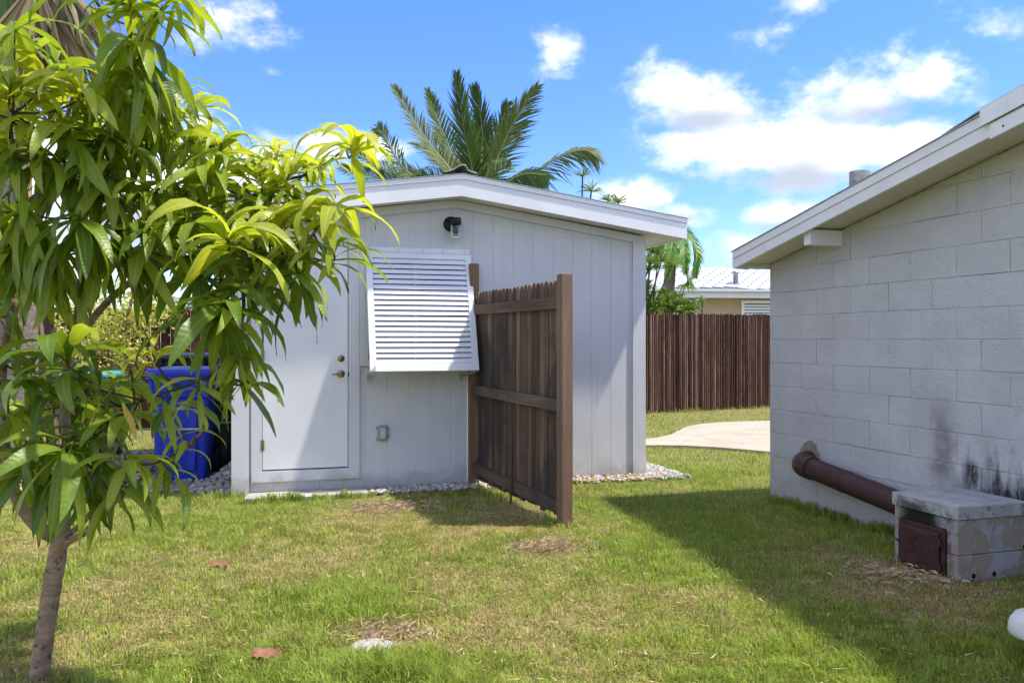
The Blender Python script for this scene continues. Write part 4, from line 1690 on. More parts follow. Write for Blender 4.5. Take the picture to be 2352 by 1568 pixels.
tr_pts = spline([TB + Vector((-.01, 0, -.05)), TB + Vector((0, 0, .05)), at(105, 1440, 3.47), at(122, 1330, 3.47), at(137, 1245, 3.47), at(141, 1205, 3.47)], 5)
rad = lin(.038, .034, len(tr_pts))
rad[0] = .047
rad[1:6] = lin(.045, .036, 5)
tp = [p + Vector((.004 * mnoise.noise((i * .7, 0, 0)), 0, 0)) for i, p in enumerate(tr_pts)]
rad = [r_ * (1 + .10 * mnoise.noise((i * .55, 3, 0))) for i, r_ in enumerate(rad)]
MB().tube(tp, rad, 16, M=inv).build('trunk', M['mango_bark'], mango)
FK = at(139, 1238, 3.47)
LIMBS = [
    ([FK, at(95, 1215, 3.42), at(55, 1170, 3.38), at(22, 1100, 3.36), at(8, 990, 3.36), at(4, 860, 3.40), at(30, 700, 3.5), at(60, 520, 3.6), at(70, 330, 3.7), at(78, 200, 3.75)], .030, .009),
    ([FK, at(150, 1170, 3.48), at(158, 1050, 3.52), at(150, 930, 3.55), at(160, 800, 3.6), at(190, 660, 3.55), at(188, 500, 3.5), at(168, 400, 3.45), at(154, 280, 3.4), at(175, 205, 3.35)], .026, .007),
    ([FK + Vector((.01, 0, -.02)), at(200, 1218, 3.42), at(250, 1165, 3.36), at(300, 1118, 3.32), at(372, 1072, 3.28), at(425, 1030, 3.25), at(470, 982, 3.22)], .015, .005),
    ([FK, at(185, 1205, 3.52), at(232, 1140, 3.58), at(262, 1040, 3.62), at(290, 960, 3.6)], .014, .005),
    ([at(160, 800, 3.6), at(250, 690, 3.65), at(345, 620, 3.62), at(440, 590, 3.55), at(545, 598, 3.42), at(640, 585, 3.35), at(710, 548, 3.3), at(758, 475, 3.26)], .017, .005),
    ([at(345, 620, 3.62), at(400, 520, 3.6), at(440, 440, 3.55), at(498, 395, 3.5), at(512, 325, 3.46)], .011, .005),
    ([at(188, 500, 3.5), at(260, 430, 3.6), at(330, 330, 3.62), at(415, 270, 3.58), at(436, 235, 3.55)], .012, .005),
    ([at(260, 430, 3.6), at(285, 280, 3.5), at(300, 150, 3.4), at(304, 60, 3.3), at(306, -60, 3.25)], .011, .006),
    ([at(300, 150, 3.4), at(345, 80, 3.38), at(392, -10, 3.35)], .007, .005),
    ([at(545, 598, 3.42), at(560, 700, 3.38), at(540, 790, 3.36), at(500, 850, 3.34), at(455, 875, 3.3), at(370, 905, 3.28), at(300, 930, 3.3)], .008, .004),
    ([at(440, 590, 3.55), at(560, 470, 3.5), at(640, 420, 3.42), at(720, 395, 3.35), at(795, 340, 3.3)], .010, .004),
    ([at(30, 700, 3.5), at(-80, 560, 3.6), at(-150, 400, 3.65), at(-160, 250, 3.7)], .012, .006),
    ([at(60, 520, 3.6), at(20, 380, 3.3), at(30, 260, 3.1)], .009, .005),
]
LNODES = []
for P, r0, r1 in LIMBS:
    sp = spline(P, 6)
    MB().tube(sp, lin(r0, r1, len(sp)), 9, M=inv).build('limb', M['mango_bark'] if r0 > .0125 else M['twig'], mango)
    LNODES += sp

# whorls of leaves: u, v, Y, kind, leaves, leaf length, spread(0 hanging .. 1 wide)
WH = [
    (186, 200, 3.05, 'y', 13, .25, 1.0), (111, 165, 3.10, 'y', 11, .22, 1.0), (30, 185, 3.0, 'y', 10, .24, 1.0), (60, 245, 3.2, 'y', 9, .22, .7), (250, 178, 3.3, 'g', 10, .24, .8),
    (511, 322, 3.25, 'y', 11, .19, 1.0), (495, 392, 3.30, 'g', 12, .24, .8), (434, 240, 3.4, 'y', 11, .19, .9), (418, 175, 3.45, 'g', 6, .12, .9), (440, 300, 3.5, 'd', 9, .22, .5),
    (304, 74, 3.05, 'g', 9, .30, .15), (345, 112, 3.1, 'g', 8, .30, .15), (300, -10, 2.95, 'd', 8, .20, .9), (372, 12, 3.0, 'g', 8, .20, .5), (400, -30, 3.0, 'g', 9, .2, .6), (215, -40, 2.9, 'd', 9, .2, .8),
    (184, 484, 3.05, 'd', 13, .29, .35), (160, 280, 3.1, 'd', 10, .26, .5), (300, 170, 3.25, 'd', 10, .28, .3), (340, 200, 3.3, 'g', 10, .30, .2),
    (422, 482, 3.2, 'd', 12, .26, .7), (400, 400, 3.3, 'g', 9, .24, .6), (527, 530, 2.95, 'y', 13, .27, 1.0), (519, 688, 3.05, 'd', 15, .29, .55), (540, 640, 3.1, 'd', 10, .25, .7), (580, 600, 3.25, 'd', 9, .24, .8),
    (636, 338, 3.4, 'g', 8, .15, .9), (663, 398, 3.3, 'y', 11, .19, .9), (600, 370, 3.45, 'y', 9, .2, .8), (700, 375, 3.35, 'y', 8, .17, .9), (812, 325, 3.15, 'y', 12, .22, .95), (745, 370, 3.35, 'g', 7, .16, .8),
    (762, 468, 3.1, 'y', 12, .25, .85), (650, 475, 3.2, 'g', 10, .22, .9), (717, 545, 3.2, 'g', 8, .20, .7), (765, 573, 3.15, 'g', 7, .19, .8), (700, 618, 3.2, 'd', 8, .23, .15), (660, 590, 3.25, 'd', 9, .24, .4), (600, 500, 3.35, 'd', 10, .25, .7),
    (555, 800, 3.2, 'y', 10, .20, .1), (540, 870, 3.2, 'd', 8, .2, .4), (575, 760, 3.25, 'g', 8, .18, .2),
    (160, 815, 2.95, 'd', 14, .29, 1.0), (110, 880, 3.1, 'd', 11, .27, .9), (351, 795, 3.1, 'y', 9, .17, 1.0), (457, 868, 3.1, 'g', 9, .20, .7), (370, 905, 3.2, 'g', 7, .2, .7), (300, 930, 3.2, 'g', 9, .22, .5),
    (293, 1035, 3.0, 'g', 11, .22, .6), (147, 1005, 3.0, 'd', 14, .27, .45), (60, 1010, 3.15, 'd', 11, .25, .6), (200, 960, 3.15, 'd', 11, .25, .6), (70, 1060, 3.2, 'd', 9, .24, .3), (240, 1035, 3.1, 'd', 9, .24, .2), (190, 1040, 3.15, 'd', 9, .23, .2), (373, 1062, 3.15, 'g', 5, .19, .05), (290, 1110, 3.1, 'g', 6, .20, .05), (420, 990, 3.2, 'g', 5, .15, .6), (215, 1090, 3.25, 'd', 6, .22, .05), (100, 1085, 3.2, 'd', 7, .22, .1),
    (230, 870, 3.3, 'g', 10, .22, .8), (300, 850, 3.35, 'g', 8, .2, .8), (20, 920, 3.2, 'g', 9, .24, .7), (-20, 830, 3.1, 'd', 9, .26, .8), (70, 820, 3.35, 'd', 9, .24, .8), (10, 1060, 3.4, 'd', 8, .22, .4),
    (60, 470, 3.1, 'd', 12, .28, .3), (20, 560, 3.15, 'd', 12, .28, .3), (120, 540, 3.2, 'd', 12, .28, .25), (240, 545, 3.25, 'd', 11, .28, .2), (310, 520, 3.25, 'd', 11, .27, .4), (350, 560, 3.3, 'd', 10, .26, .2), (90, 590, 3.2, 'd', 10, .27, .15),
    (30, 330, 3.1, 'd', 12, .27, .6), (100, 350, 3.2, 'd', 12, .26, .6), (230, 300, 3.2, 'd', 12, .26, .6), (250, 380, 3.25, 'g', 12, .26, .6), (320, 300, 3.4, 'd', 11, .25, .5), (350, 420, 3.35, 'd', 12, .25, .5), (150, 400, 3.3, 'd', 11, .26, .4), (300, 440, 3.4, 'd', 10, .25, .5), (200, 250, 3.3, 'g', 10, .24, .8), (380, 260, 3.5, 'd', 10, .24, .5),
    (30, 40, 3.0, 'd', 8, .24, .7), (70, 90, 3.2, 'd', 8, .22, .6), (-60, 300, 3.2, 'g', 12, .25, .9), (-60, 450, 3.3, 'd', 12, .27, .5), (-120, 600, 3.3, 'd', 10, .26, .5), (-100, 180, 3.1, 'y', 11, .24, .9), (-150, 330, 3.4, 'g', 12, .25, .7), (-40, 680, 3.3, 'd', 9, .25, .4), (-80, 950, 3.3, 'd', 10, .25, .6),
    (560, 560, 3.45, 'd', 9, .23, .5), (470, 560, 3.45, 'd', 10, .24, .5), (440, 620, 3.3, 'd', 8, .25, .25), (620, 540, 3.3, 'd', 9, .23, .6), (560, 430, 3.4, 'g', 10, .22, .8), (690, 460, 3.35, 'g', 8, .2, .8), (610, 440, 3.3, 'g', 9, .21, .8), (460, 440, 3.5, 'g', 9, .24, .7),
]
rm = random.Random(77)
# a few leaf clusters deeper in the crown
OUT = [(-200, 220), (60, 200), (300, 220), (460, 300), (560, 420), (600, 560), (420, 600), (250, 560), (60, 600), (-200, 640)]
n_ = 0
while n_ < 12:
    u, v = rm.uniform(-200, 600), rm.uniform(200, 640)
    if inside(u, v, OUT):
        WH.append((u, v, rm.uniform(3.5, 4.3), rm.choice('dddgg'), rm.randint(8, 11), rm.uniform(.2, .26), rm.uniform(.2, .9)))
        n_ += 1
for _ in range(12):
    WH.append((rm.uniform(-150, 270), rm.uniform(850, 1040), rm.uniform(3.5, 3.95), rm.choice('ddg'), rm.randint(8, 11), rm.uniform(.2, .25), rm.uniform(.2, .9)))

ALL = []
for (u, v, Y, k, n, L, spread) in WH:
    c = at(u, v, Y)
    # twig from the nearest limb
    best = min(LNODES, key=lambda q: (q - c).length + max(0, q.z - c.z) * .6)
    tip_dir = Vector((rm.uniform(-.3, .3), rm.uniform(-.3, .3), 1.0 if spread > .4 else .2)).normalized()
    mid_ = best.lerp(c, .55) - tip_dir * .05
    tw = spline([best, mid_, c - tip_dir * .04, c], 4)
    MB().tube(tw, lin(.0050, .0032, len(tw)), 6, M=inv).build('twig', M['twig'], mango)
    a0 = rm.uniform(0, 6.28)
    n = int(n * (1.5 if v < 700 else 1.1))
    if k == 'd' and v < 640 and rm.random() < .35:
        k = 'g'
    elif k == 'g' and v < 480 and rm.random() < .35:
        k = 'y'
    for i in range(n):
        az = a0 + i * 2.399 + rm.uniform(-.3, .3)
        if spread > .75:
            kinds = (0, 1, 2, 5) if i < n * .8 else (3,)
        elif spread > .35:
            kinds = (1, 3, 5, 4)
        else:
            kinds = (3, 4, 4)
        kd = rm.choice(kinds)
        vi = rm.choice([q for q in range(30) if VARIANTS[q][0] == kd])
        sc_ = L * rm.uniform(.75, 1.34)
        kk = k
        if k == 'g' and rm.random() < .2:
            kk = 'd' if rm.random() < .6 else 'y'
        elif k == 'd' and rm.random() < .22:
            kk = 'g'
        elif k == 'y' and rm.random() < .15:
            kk = 'g'
        base = c - tip_dir * (.035 * rm.random() + .05 * i / n)
        Mx = Matrix.Translation(base) @ Matrix.Rotation(az, 4, 'Z') @ Matrix.Rotation(rm.uniform(-.45, .45), 4, 'X') @ Matrix.Rotation(rm.uniform(-.15, .35) * (1 - spread) , 4, 'Y') @ Matrix.Diagonal((sc_, sc_ * rm.uniform(.85, 1.2), sc_, 1))
        ALL.append((c.y, u, v, vi, kk, Mx, sc_))
# the 300 that show largest are leaves of their own, the rest one mass
vis = [a for a in ALL if -40 < a[1] < 950 and -60 < a[2]]
vis.sort(key=lambda a: a[0] - a[6] * 1.5)
single = vis[:300]
ids = {id(a) for a in single}
rest = [a for a in ALL if id(a) not in ids]
for (_, _, _, vi, kk, Mx, _) in single:
    o = link('leaf', leaf_mesh(vi, kk), mango)
    o.matrix_local = inv @ Mx
for kk in 'ygd':
    Vs, Fs, Ms, As, Rs, o = [], [], [], [], [], 0
    for (_, _, _, vi, k2, Mx, _) in rest:
        if k2 != kk:
            continue
        V, Fc, mid, al = VARIANTS[vi][1]
        m4 = np.array(inv @ Mx)
        Vs.append(V @ m4[:3, :3].T + m4[:3, 3])
        Fs.append(Fc + o)
        o += len(V)
        Ms.append(mid)
        As.append(al)
        Rs.append(np.full(len(V), rm.random()))
    if Vs:
        me = big_mesh('foliage', np.concatenate(Vs), np.concatenate(Fs), LMJ[kk], attrs={'mid': np.concatenate(Ms), 'along': np.concatenate(As), 'rnd': np.concatenate(Rs)}, smooth=True)
        tag(link('foliage', me, mango), kind='stuff')
# one old yellow leaf pair
ylm = leaf_mat('yellowed_mango_leaf', (.62, .40, .05), (.70, .52, .10), (.7, .6, .3))
for (u, v, az) in ((255, 900, 3.6), (280, 925, -.6)):
    V, Fc, mid, al = VARIANTS[4][1]
    o = link('leaf', big_mesh('yellow_leaf', V, Fc, ylm, attrs={'mid': mid, 'along': al}, smooth=True), mango)
    o.matrix_local = inv @ Matrix.Translation(at(u, v, 3.05)) @ Matrix.Rotation(az, 4, 'Z') @ Matrix.Scale(.15, 4)
    o['label'] = 'yellow old leaf'

# ================================================================== PALMS
def frond_mat(name, lo, hi, rough=.4, trans=.2):
    t = NT(name)
    r = t.attr('rnd')
    c = t.mix(r, lo, hi)
    t.color(c)
    t.set(rough=rough, spec=.25)
    tr = t.n.new('ShaderNodeBsdfTranslucent')
    t.l.new(c, tr.inputs[0])
    mx = t.n.new('ShaderNodeMixShader')
    mx.inputs[0].default_value = trans
    t.l.new(t.bsdf.outputs[0], mx.inputs[1])
    t.l.new(tr.outputs[0], mx.inputs[2])
    t.l.new(mx.outputs[0], t.out.inputs[0])
    return t.m


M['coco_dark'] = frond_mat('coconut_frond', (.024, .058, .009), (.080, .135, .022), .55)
M['coco_lit'] = frond_mat('coconut_frond_lit_yellow_green', (.046, .082, .010), (.135, .18, .036), .55)  # lit copy of the frond material: sunlight put into a brighter, yellower green
M['foxtail'] = frond_mat('green_palm_frond', (.10, .24, .03), (.24, .40, .07), .4, .4)
M['dracaena'] = frond_mat('dracaena_blade', (.09, .18, .02), (.28, .38, .07), .4, .3)
M['dead_fan'] = frond_mat('dead_fan_leaf', (.12, .08, .035), (.46, .37, .20), .75, .25)
M['fan_green'] = frond_mat('fan_palm_leaf', (.05, .11, .02), (.13, .2, .04))
M['palm_trunk'] = bark_mat('palm_trunk_bark', (.16, .13, .10), (.27, .23, .18), (.07, .055, .04))
M['rachis'] = simple('palm_rachis', (.20, .22, .06), .5, 0, .2, 9, 0)


def frond(name, parent, inv_, P, L, leafl, mat, droop=.5, side=None, n=54, fold=.35, wid=.028, gap=.10, sweep=.9, rib=.016, rs=1):
    """pinnate palm leaf: P control points of the rachis"""
    rd = random.Random(rs)
    sp = spline(P, 10)
    m_ = len(sp) - 1
    V, Fc, Rn = [], [], []
    for i in range(n):
        t = gap + (1 - gap) * i / (n - 1)
        x = t * m_
        k = min(int(x), m_ - 1)
        p = sp[k].lerp(sp[k + 1], x - k)
        tg = (sp[min(k + 1, m_)] - sp[max(k - 1, 0)]).normalized()
        sd = (side - tg * side.dot(tg)).normalized() if side is not None else tg.cross(Vector((0, 0, 1))).normalized()
        nm = sd.cross(tg).normalized()
        if nm.z < 0 and side is None:
            nm = -nm
        ll = leafl * (math.sin(math.pi * (.16 + .80 * t)) ** .75) * rd.uniform(.70, 1.10)
        for sg in (-1, 1):
            a = sweep * (1 - .55 * t) + rd.uniform(-.10, .10)
            dr = (sd * sg * math.sin(a) + tg * math.cos(a) + nm * (fold * rd.uniform(.5, 1.2))).normalized()
            q1 = p + dr * ll * .5 + Vector((0, 0, -droop * ll * .10))
            q2 = p + dr * ll * .93 + Vector((0, 0, -droop * ll * rd.uniform(.30, .62)))
            wv = dr.cross(nm).normalized() * wid * .5
            o = len(V)
            V += [p - wv * .5, p + wv * .5, q1 + wv, q1 - wv, q2]
            Fc += [(o, o + 1, o + 2), (o, o + 2, o + 3), (o + 3, o + 2, o + 4)]
            Rn += [rd.random()] * 5
    m4 = inv_
    V = np.array([(m4 @ v)[:] for v in V])
    fo = link(name, big_mesh(name, V, np.array(Fc), mat, attrs={'rnd': np.array(Rn)}), parent)
    MB().tube(sp, lin(rib, rib * .22, len(sp)), 6, M=m4).build('rachis', M['rachis'], fo)
    return fo


# ---- coconut palm behind the shed
CY = 12.0
cb = at(1092, 465, CY)
coco = thing('coconut_palm', 'coconut palm crown rising behind the shed ridge', 'palm tree', (cb.x, cb.y, 0))
ic = Matrix.Translation((-cb.x, -cb.y, 0))
MB().tube(spline([(cb.x + .15, cb.y, -.1), (cb.x + .1, cb.y, 1.2), (cb.x, cb.y, 2.6), cb], 6), lin(.17, .12, 19), 14, M=ic).build('trunk', M['palm_trunk'], coco)
XX = Vector((1, 0, 0))
FR = [  # control points (u, v, dY), leaflet length, material, side vector, droop
    ([(1092, 460, 0), (1085, 390, -.25), (1066, 300, -.45), (1050, 178, -.55)], .62, 'coco_dark', Vector((1, .15, 0)), .15, .55),
    ([(1095, 455, 0), (1105, 380, .3), (1108, 300, .5), (1092, 205, .6)], .60, 'coco_dark', Vector((1, -.2, 0)), .15, .6),
    ([(1088, 465, 0), (1030, 385, .1), (965, 300, .3), (905, 200, .5)], .46, 'coco_lit', Vector((.75, .5, .4)), .4, .9),
    ([(1090, 465, 0), (1050, 380, .4), (1015, 300, .6), (982, 210, .7)], .46, 'coco_lit', Vector((.85, .4, .2)), .3, .9),
    ([(1098, 465, 0), (1135, 380, -.1), (1175, 290, -.2), (1232, 200, -.3)], .58, 'coco_lit', Vector((.8, .4, -.45)), .35, .8),
    ([(1096, 465, 0), (1120, 385, .5), (1140, 320, .7), (1165, 240, .8)], .55, 'coco_dark', Vector((.9, .3, -.2)), .35, .8),
    ([(1085, 470, 0), (1000, 425, -.2), (930, 390, -.4), (880, 310, -.6), (870, 300, -.65)], .40, 'coco_lit', Vector((.35, .55, .75)), .7, 1.0),
    ([(1085, 478, 0), (1000, 440, .2), (910, 400, .5), (800, 345, .9)], .55, 'coco_dark', Vector((.2, .75, .6)), .6, 1.0),
    ([(1083, 480, 0), (990, 452, .1), (890, 415, .2), (790, 385, .3)], .55, 'coco_dark', Vector((.1, .6, .8)), .6, 1.0),
    ([(1102, 480, 0), (1190, 430, -.1), (1275, 365, -.25), (1340, 345, -.4), (1372, 362, -.5)], .46, 'coco_lit', Vector((-.2, .5, .8)), .85, .9),
    ([(1100, 475, 0), (1150, 430, -.4), (1200, 400, -.8), (1255, 402, -1.2)], .50, 'coco_dark', Vector((-.1, .6, .7)), .9, .9),
    ([(1088, 475, 0), (1040, 430, -.5), (985, 405, -1.0), (935, 420, -1.4)], .48, 'coco_dark', Vector((.2, .6, .7)), .8, .9),
    ([(1094, 470, 0), (1110, 420, -.5), (1135, 370, -1.0), (1165, 365, -1.4)], .48, 'coco_dark', Vector((1, .2, 0)), .7, .8),
    ([(1092, 470, 0), (1060, 415, .6), (1000, 360, 1.1), (945, 330, 1.5)], .5, 'coco_dark', Vector((.6, .5, .3)), .5, .9),
]
for i, (P, ll, mt, sd, dr, sw) in enumerate(FR):
    frond('frond', coco, ic, [at(u, v, CY + d) for (u, v, d) in P], 1, ll, M[mt], droop=dr, side=sd, n=78, wid=.023, sweep=sw, rs=i, rib=.02)

# ---- drooping palm right of the shed, beyond the bamboo fence
PY = 20.0
pb = at(1545, 556, PY)
fox = thing('drooping_palm', 'bright green drooping palm showing past the right end of the shed eave', 'palm tree', (pb.x - .1, pb.y, 0))
ip = Matrix.Translation((-(pb.x - .1), -pb.y, 0))
MB().tube(spline([(pb.x - .1, pb.y, 0), (pb.x - .12, pb.y, 2.0), pb], 6), lin(.16, .12, 13), 14, M=ip).build('trunk', M['palm_trunk'], fox)
for i, P in enumerate([
    [(1545, 520, 0), (1570, 485, 0), (1592, 530, 0), (1594, 590, 0), (1580, 620, 0)],
    [(1545, 520, 0), (1575, 500, -.5), (1600, 540, -.8), (1598, 600, -1)],
    [(1545, 520, 0), (1560, 500, -.8), (1572, 540, -1.3), (1574, 590, -1.5)],
    [(1545, 520, 0), (1520, 490, 0), (1500, 530, 0), (1490, 590, 0)],
    [(1545, 520, 0), (1525, 500, .8), (1515, 540, 1.3), (1508, 580, 1.5)],
    [(1545, 520, 0), (1550, 495, -1.0), (1540, 545, -1.6), (1535, 600, -1.8)],
    [(1545, 525, 0), (1560, 560, -.2), (1580, 610, -.3), (1560, 622, -.4)]]):
    frond('frond', fox, ip, [at(u, v + 34, PY + d) for (u, v, d) in P], 1, .34, M['foxtail'], droop=.9, side=None, n=60, wid=.04, sweep=.9, rs=40 + i, rib=.03)


# ---- dracaena-like shrubs beyond the bamboo fence
def tuft(name, parent, c, r_, n, mat, wid, rs, up=.25, inv_=None):
    rd = random.Random(rs)
    V, Fc, Rn = [], [], []
    for i in range(n):
        z = rd.uniform(-.35, 1.0)
        a = rd.uniform(0, 6.283)
        h_ = math.sqrt(max(0, 1 - z * z))
        d = Vector((h_ * math.cos(a), h_ * math.sin(a), z + up)).normalized()
        L = r_ * rd.uniform(.7, 1.1)
        wv = d.orthogonal().normalized()
        wv = (Matrix.Rotation(rd.uniform(0, 6.28), 3, d) @ wv) * wid * .5
        q1 = c + d * L * .55
        q2 = c + d * L * .95 + Vector((0, 0, -L * .22))
        o = len(V)
        V += [c - wv * .5, c + wv * .5, q1 + wv, q1 - wv, q2]
        Fc += [(o, o + 1, o + 2), (o, o + 2, o + 3), (o + 3, o + 2, o + 4)]
        Rn += [rd.random()] * 5
    V = np.array([(inv_ @ v)[:] for v in V])
    return link(name, big_mesh(name, V, np.array(Fc), mat, attrs={'rnd': np.array(Rn)}), parent)


def shrub(name, label, base, spots, Y, r_, rs, n=60, wid=.04, cat='shrub'):
    b0 = Vector((base[0], base[1], 0))
    t = thing(name, label, cat, b0)
    iv = Matrix.Translation(-b0)
    for i, (u, v, d) in enumerate(spots):
        c = at(u, v, Y + d)
        st = spline([b0 + Vector((random.uniform(-.1, .1), 0, 0)), b0.lerp(c, .55) + Vector((random.uniform(-.15, .15), random.uniform(-.1, .1), .15)), c], 5)
        MB().tube(st, lin(.020, .012, len(st)), 6, M=iv).build('stem', M['twig'], t)
        tuft('leaf_tuft', t, c, r_ * random.uniform(.85, 1.15), n, M['dracaena'], wid, rs + i, inv_=iv)
    return t


b_ = at(1480, 700, 17.6)
shrub('dracaena_shrub', 'spiky yellow-green shrub behind the left end of the bamboo fence', (b_.x, b_.y),
      [(1482, 668, 0), (1500, 690, .1), (1515, 705, -.1), (1535, 700, 0), (1545, 715, .2), (1565, 705, .1), (1585, 712, 0), (1490, 715, .2), (1470, 690, .2), (1525, 680, .3), (1555, 690, .3), (1575, 722, -.1), (1505, 720, -.2)], 17.6, .34, 100)
b_ = at(1622, 700, 17.8)
shrub('dracaena_sprout', 'single thin spiky sprout above the bamboo fence beside the white window', (b_.x, b_.y), [(1614, 694, 0)], 17.8, .24, 300, 26, .026)
b_ = at(1450, 700, 17.4)
shrub('branching_dracaena', 'arching branch with spiky leaf tufts beside the shed corner below the eave', (b_.x, b_.y),
      [(1484, 598, 0), (1500, 575, .1), (1520, 600, 0), (1543, 612, -.1), (1490, 620, .1), (1478, 575, .2), (1513, 580, .2), (1495, 605, -.2)], 17.4, .30, 200, 44, .028)
b_ = at(1330, 700, 13.0)
shrub('tall_dracaena', 'two small spiky leaf tufts above the shed roof right of the coconut palm', (b_.x, b_.y), [(1338, 405, 0), (1358, 440, .1), (1400, 462, .4), (1420, 466, .2)], 13.0, .24, 400, 34, .02, 'tree')

# ---- fan palm with dead skirt, top left
WY = 8.6
wb = at(30, -60, WY)
fan = thing('fan_palm', 'tall fan palm with a skirt of dead tan leaves at the upper left', 'palm tree', (wb.x, wb.y, 0))
iw = Matrix.Translation((-wb.x, -wb.y, 0))
MB().tube(spline([(wb.x, wb.y, -.05), (wb.x + .03, wb.y, 1.5), (wb.x - .02, wb.y, 3.2), wb + Vector((0, 0, .5))], 6), lin(.22, .16, 19), 16, M=iw).build('trunk', M['palm_trunk'], fan)


def fan_leaf(name, base, hub, axis, R0, n, mat, rs, spread=1.9, droop=.3):
    rd = random.Random(rs)
    axis = axis.normalized()
    side = axis.cross(Vector((.2, 1, .1))).normalized()
    V, Fc, Rn = [], [], []
    for i in range(n):
        a = spread * (i / (n - 1) - .5) * 2 * .5 + rd.uniform(-.04, .04)
        d = (axis * math.cos(a) + side * math.sin(a)).normalized()
        L = R0 * (1 - .25 * abs(a)) * rd.uniform(.8, 1.1)
        wv = side * math.cos(a) - axis * math.sin(a)
        wv = (wv + Vector((0, rd.uniform(-.6, .6), 0))).normalized() * .018
        q1 = hub + d * L * .55 + Vector((0, 0, -droop * L * .1))
        q2 = hub + d * L + Vector((rd.uniform(-.05, .05), rd.uniform(-.05, .05), -droop * L * rd.uniform(.3, .7)))
        o = len(V)
        V += [hub - wv * .3, hub + wv * .3, q1 + wv * 1.5, q1 - wv * 1.5, q2]
        Fc += [(o, o + 1, o + 2), (o, o + 2, o + 3), (o + 3, o + 2, o + 4)]
        Rn += [rd.random()] * 5
    V = np.array([(iw @ v)[:] for v in V])
    fo = link(name, big_mesh(name, V, np.array(Fc), mat, attrs={'rnd': np.array(Rn)}), fan)
    MB().tube([base, base.lerp(hub, .5) + Vector((0, 0, .05)), hub], [.014, .011, .008], 6, M=iw).build('petiole', M['rachis'] if mat is M['fan_green'] else M['palm_trunk'], fo)


for i in range(30):
    a = i * 2.4
    u = 75 + 95 * math.cos(a) * random.uniform(.3, 1.0)
    hub = at(u, random.uniform(-60, 25), WY + .45 * math.sin(a))
    ax = Vector((.35 * (u - 75) / 90 + random.uniform(-.2, .2), .25 * math.sin(a), -1))
    fan_leaf('dead_frond', wb + Vector((0, 0, random.uniform(-.2, .3))), hub, ax, random.uniform(.70, 1.15), 18, M['dead_fan' if i % 4 else 'fan_green'], 500 + i, random.uniform(.7, 1.3), .2)
for i in range(9):
    a = i * 2.4 + 1
    d = Vector((math.cos(a), math.sin(a) * .8, random.uniform(.1, .9)))
    hub = wb + Vector((0, 0, .55)) + d * .9
    fan_leaf('frond', wb + Vector((0, 0, .5)), hub, d, .8, 34, M['fan_green'], 600 + i, 3.6, .35)
for i in range(3):
    p0 = wb + Vector((.1, -.2, .5))
    P = spline([p0, at(190 + 30 * i, -40 + 20 * i, WY - .4), at(232 + 22 * i, 60 + 20 * i, WY - .5), at(262 + 14 * i, 112 - 12 * i, WY - .5)], 5)
    b = MB().tube(P, lin(.012, .004, len(P)), 5, M=iw)
    rd = random.Random(i)
    for k in range(6, len(P)):
        for _ in range(4):
            q = P[k] + Vector((rd.uniform(-.16, .10), rd.uniform(-.1, .1), rd.uniform(-.16, .06)))
            b.tube([P[k], P[k].lerp(q, .5) + Vector((0, 0, .02)), q], [.003, .0022, .0015], 4, M=iw)
    b.build('dry_flower_stalk', M['palm_trunk'], fan)

# ---- small-leaved tree in front of the far fence
LY = 11.0
lb = at(272, 905, LY)
lb.z = 0
lime = thing('yellow_leaved_tree', 'small crooked tree with sparse yellow-green leaves before the brown fence', 'tree', lb)
il = Matrix.Translation(-lb)
fk = at(266, 800, LY)
MB().tube(spline([lb, at(274, 860, LY), fk, at(263, 780, LY)], 5), lin(.085, .06, 16), 10, M=il).build('trunk', M['mango_bark'], lime)
LB = []
for P, r0 in (([fk, at(240, 770, LY), at(205, 745, LY - .2)], .05), ([fk, at(285, 755, LY), at(318, 725, LY + .1), at(340, 690, LY)], .05), ([at(240, 770, LY), at(215, 800, LY - .3), at(165, 800, LY - .4)], .03),
              ([at(285, 755, LY), at(300, 700, LY - .2), at(305, 650, LY - .3)], .03), ([at(205, 745, LY - .2), at(215, 700, LY), at(235, 650, LY)], .028), ([at(318, 725, LY), at(355, 710, LY), at(378, 690, LY - .2)], .022), ([at(205, 745, LY - .2), at(180, 735, LY), at(150, 750, LY)], .02), ([fk, at(290, 800, LY - .2), at(325, 830, LY - .3)], .02)):
    sp = spline(P, 5)
    LB += sp
    MB().tube(sp, lin(r0, .012, len(sp)), 7, M=il).build('limb', M['mango_bark'], lime)
M['lime_leaf'] = frond_mat('yellow_green_small_leaf', (.50, .52, .07), (.76, .72, .20), .5, .45)
rd = random.Random(8)
V, Fc, Rn = [], [], []
for i in range(3600):
    q = rd.choice(LB)
    if (q - fk).length < .12:
        continue
    c = q + Vector((rd.gauss(0, .15), rd.gauss(0, .15), rd.gauss(0, .13)))
    L = rd.uniform(.04, .075)
    d = Vector((rd.uniform(-1, 1), rd.uniform(-1, 1), rd.uniform(-1, .3))).normalized()
    wv = d.orthogonal().normalized()
    wv = (Matrix.Rotation(rd.uniform(0, 6.28), 3, d) @ wv) * L * .28
    o = len(V)
    V += [c, c + d * L * .5 + wv, c + d * L, c + d * L * .5 - wv]
    Fc += [(o, o + 1, o + 2), (o, o + 2, o + 3)]
    Rn += [rd.random()] * 4
V = np.array([(il @ v)[:] for v in V])
tag(link('foliage', big_mesh('foliage', V, np.array(Fc), M['lime_leaf'], attrs={'rnd': np.array(Rn)}), lime), kind='stuff')

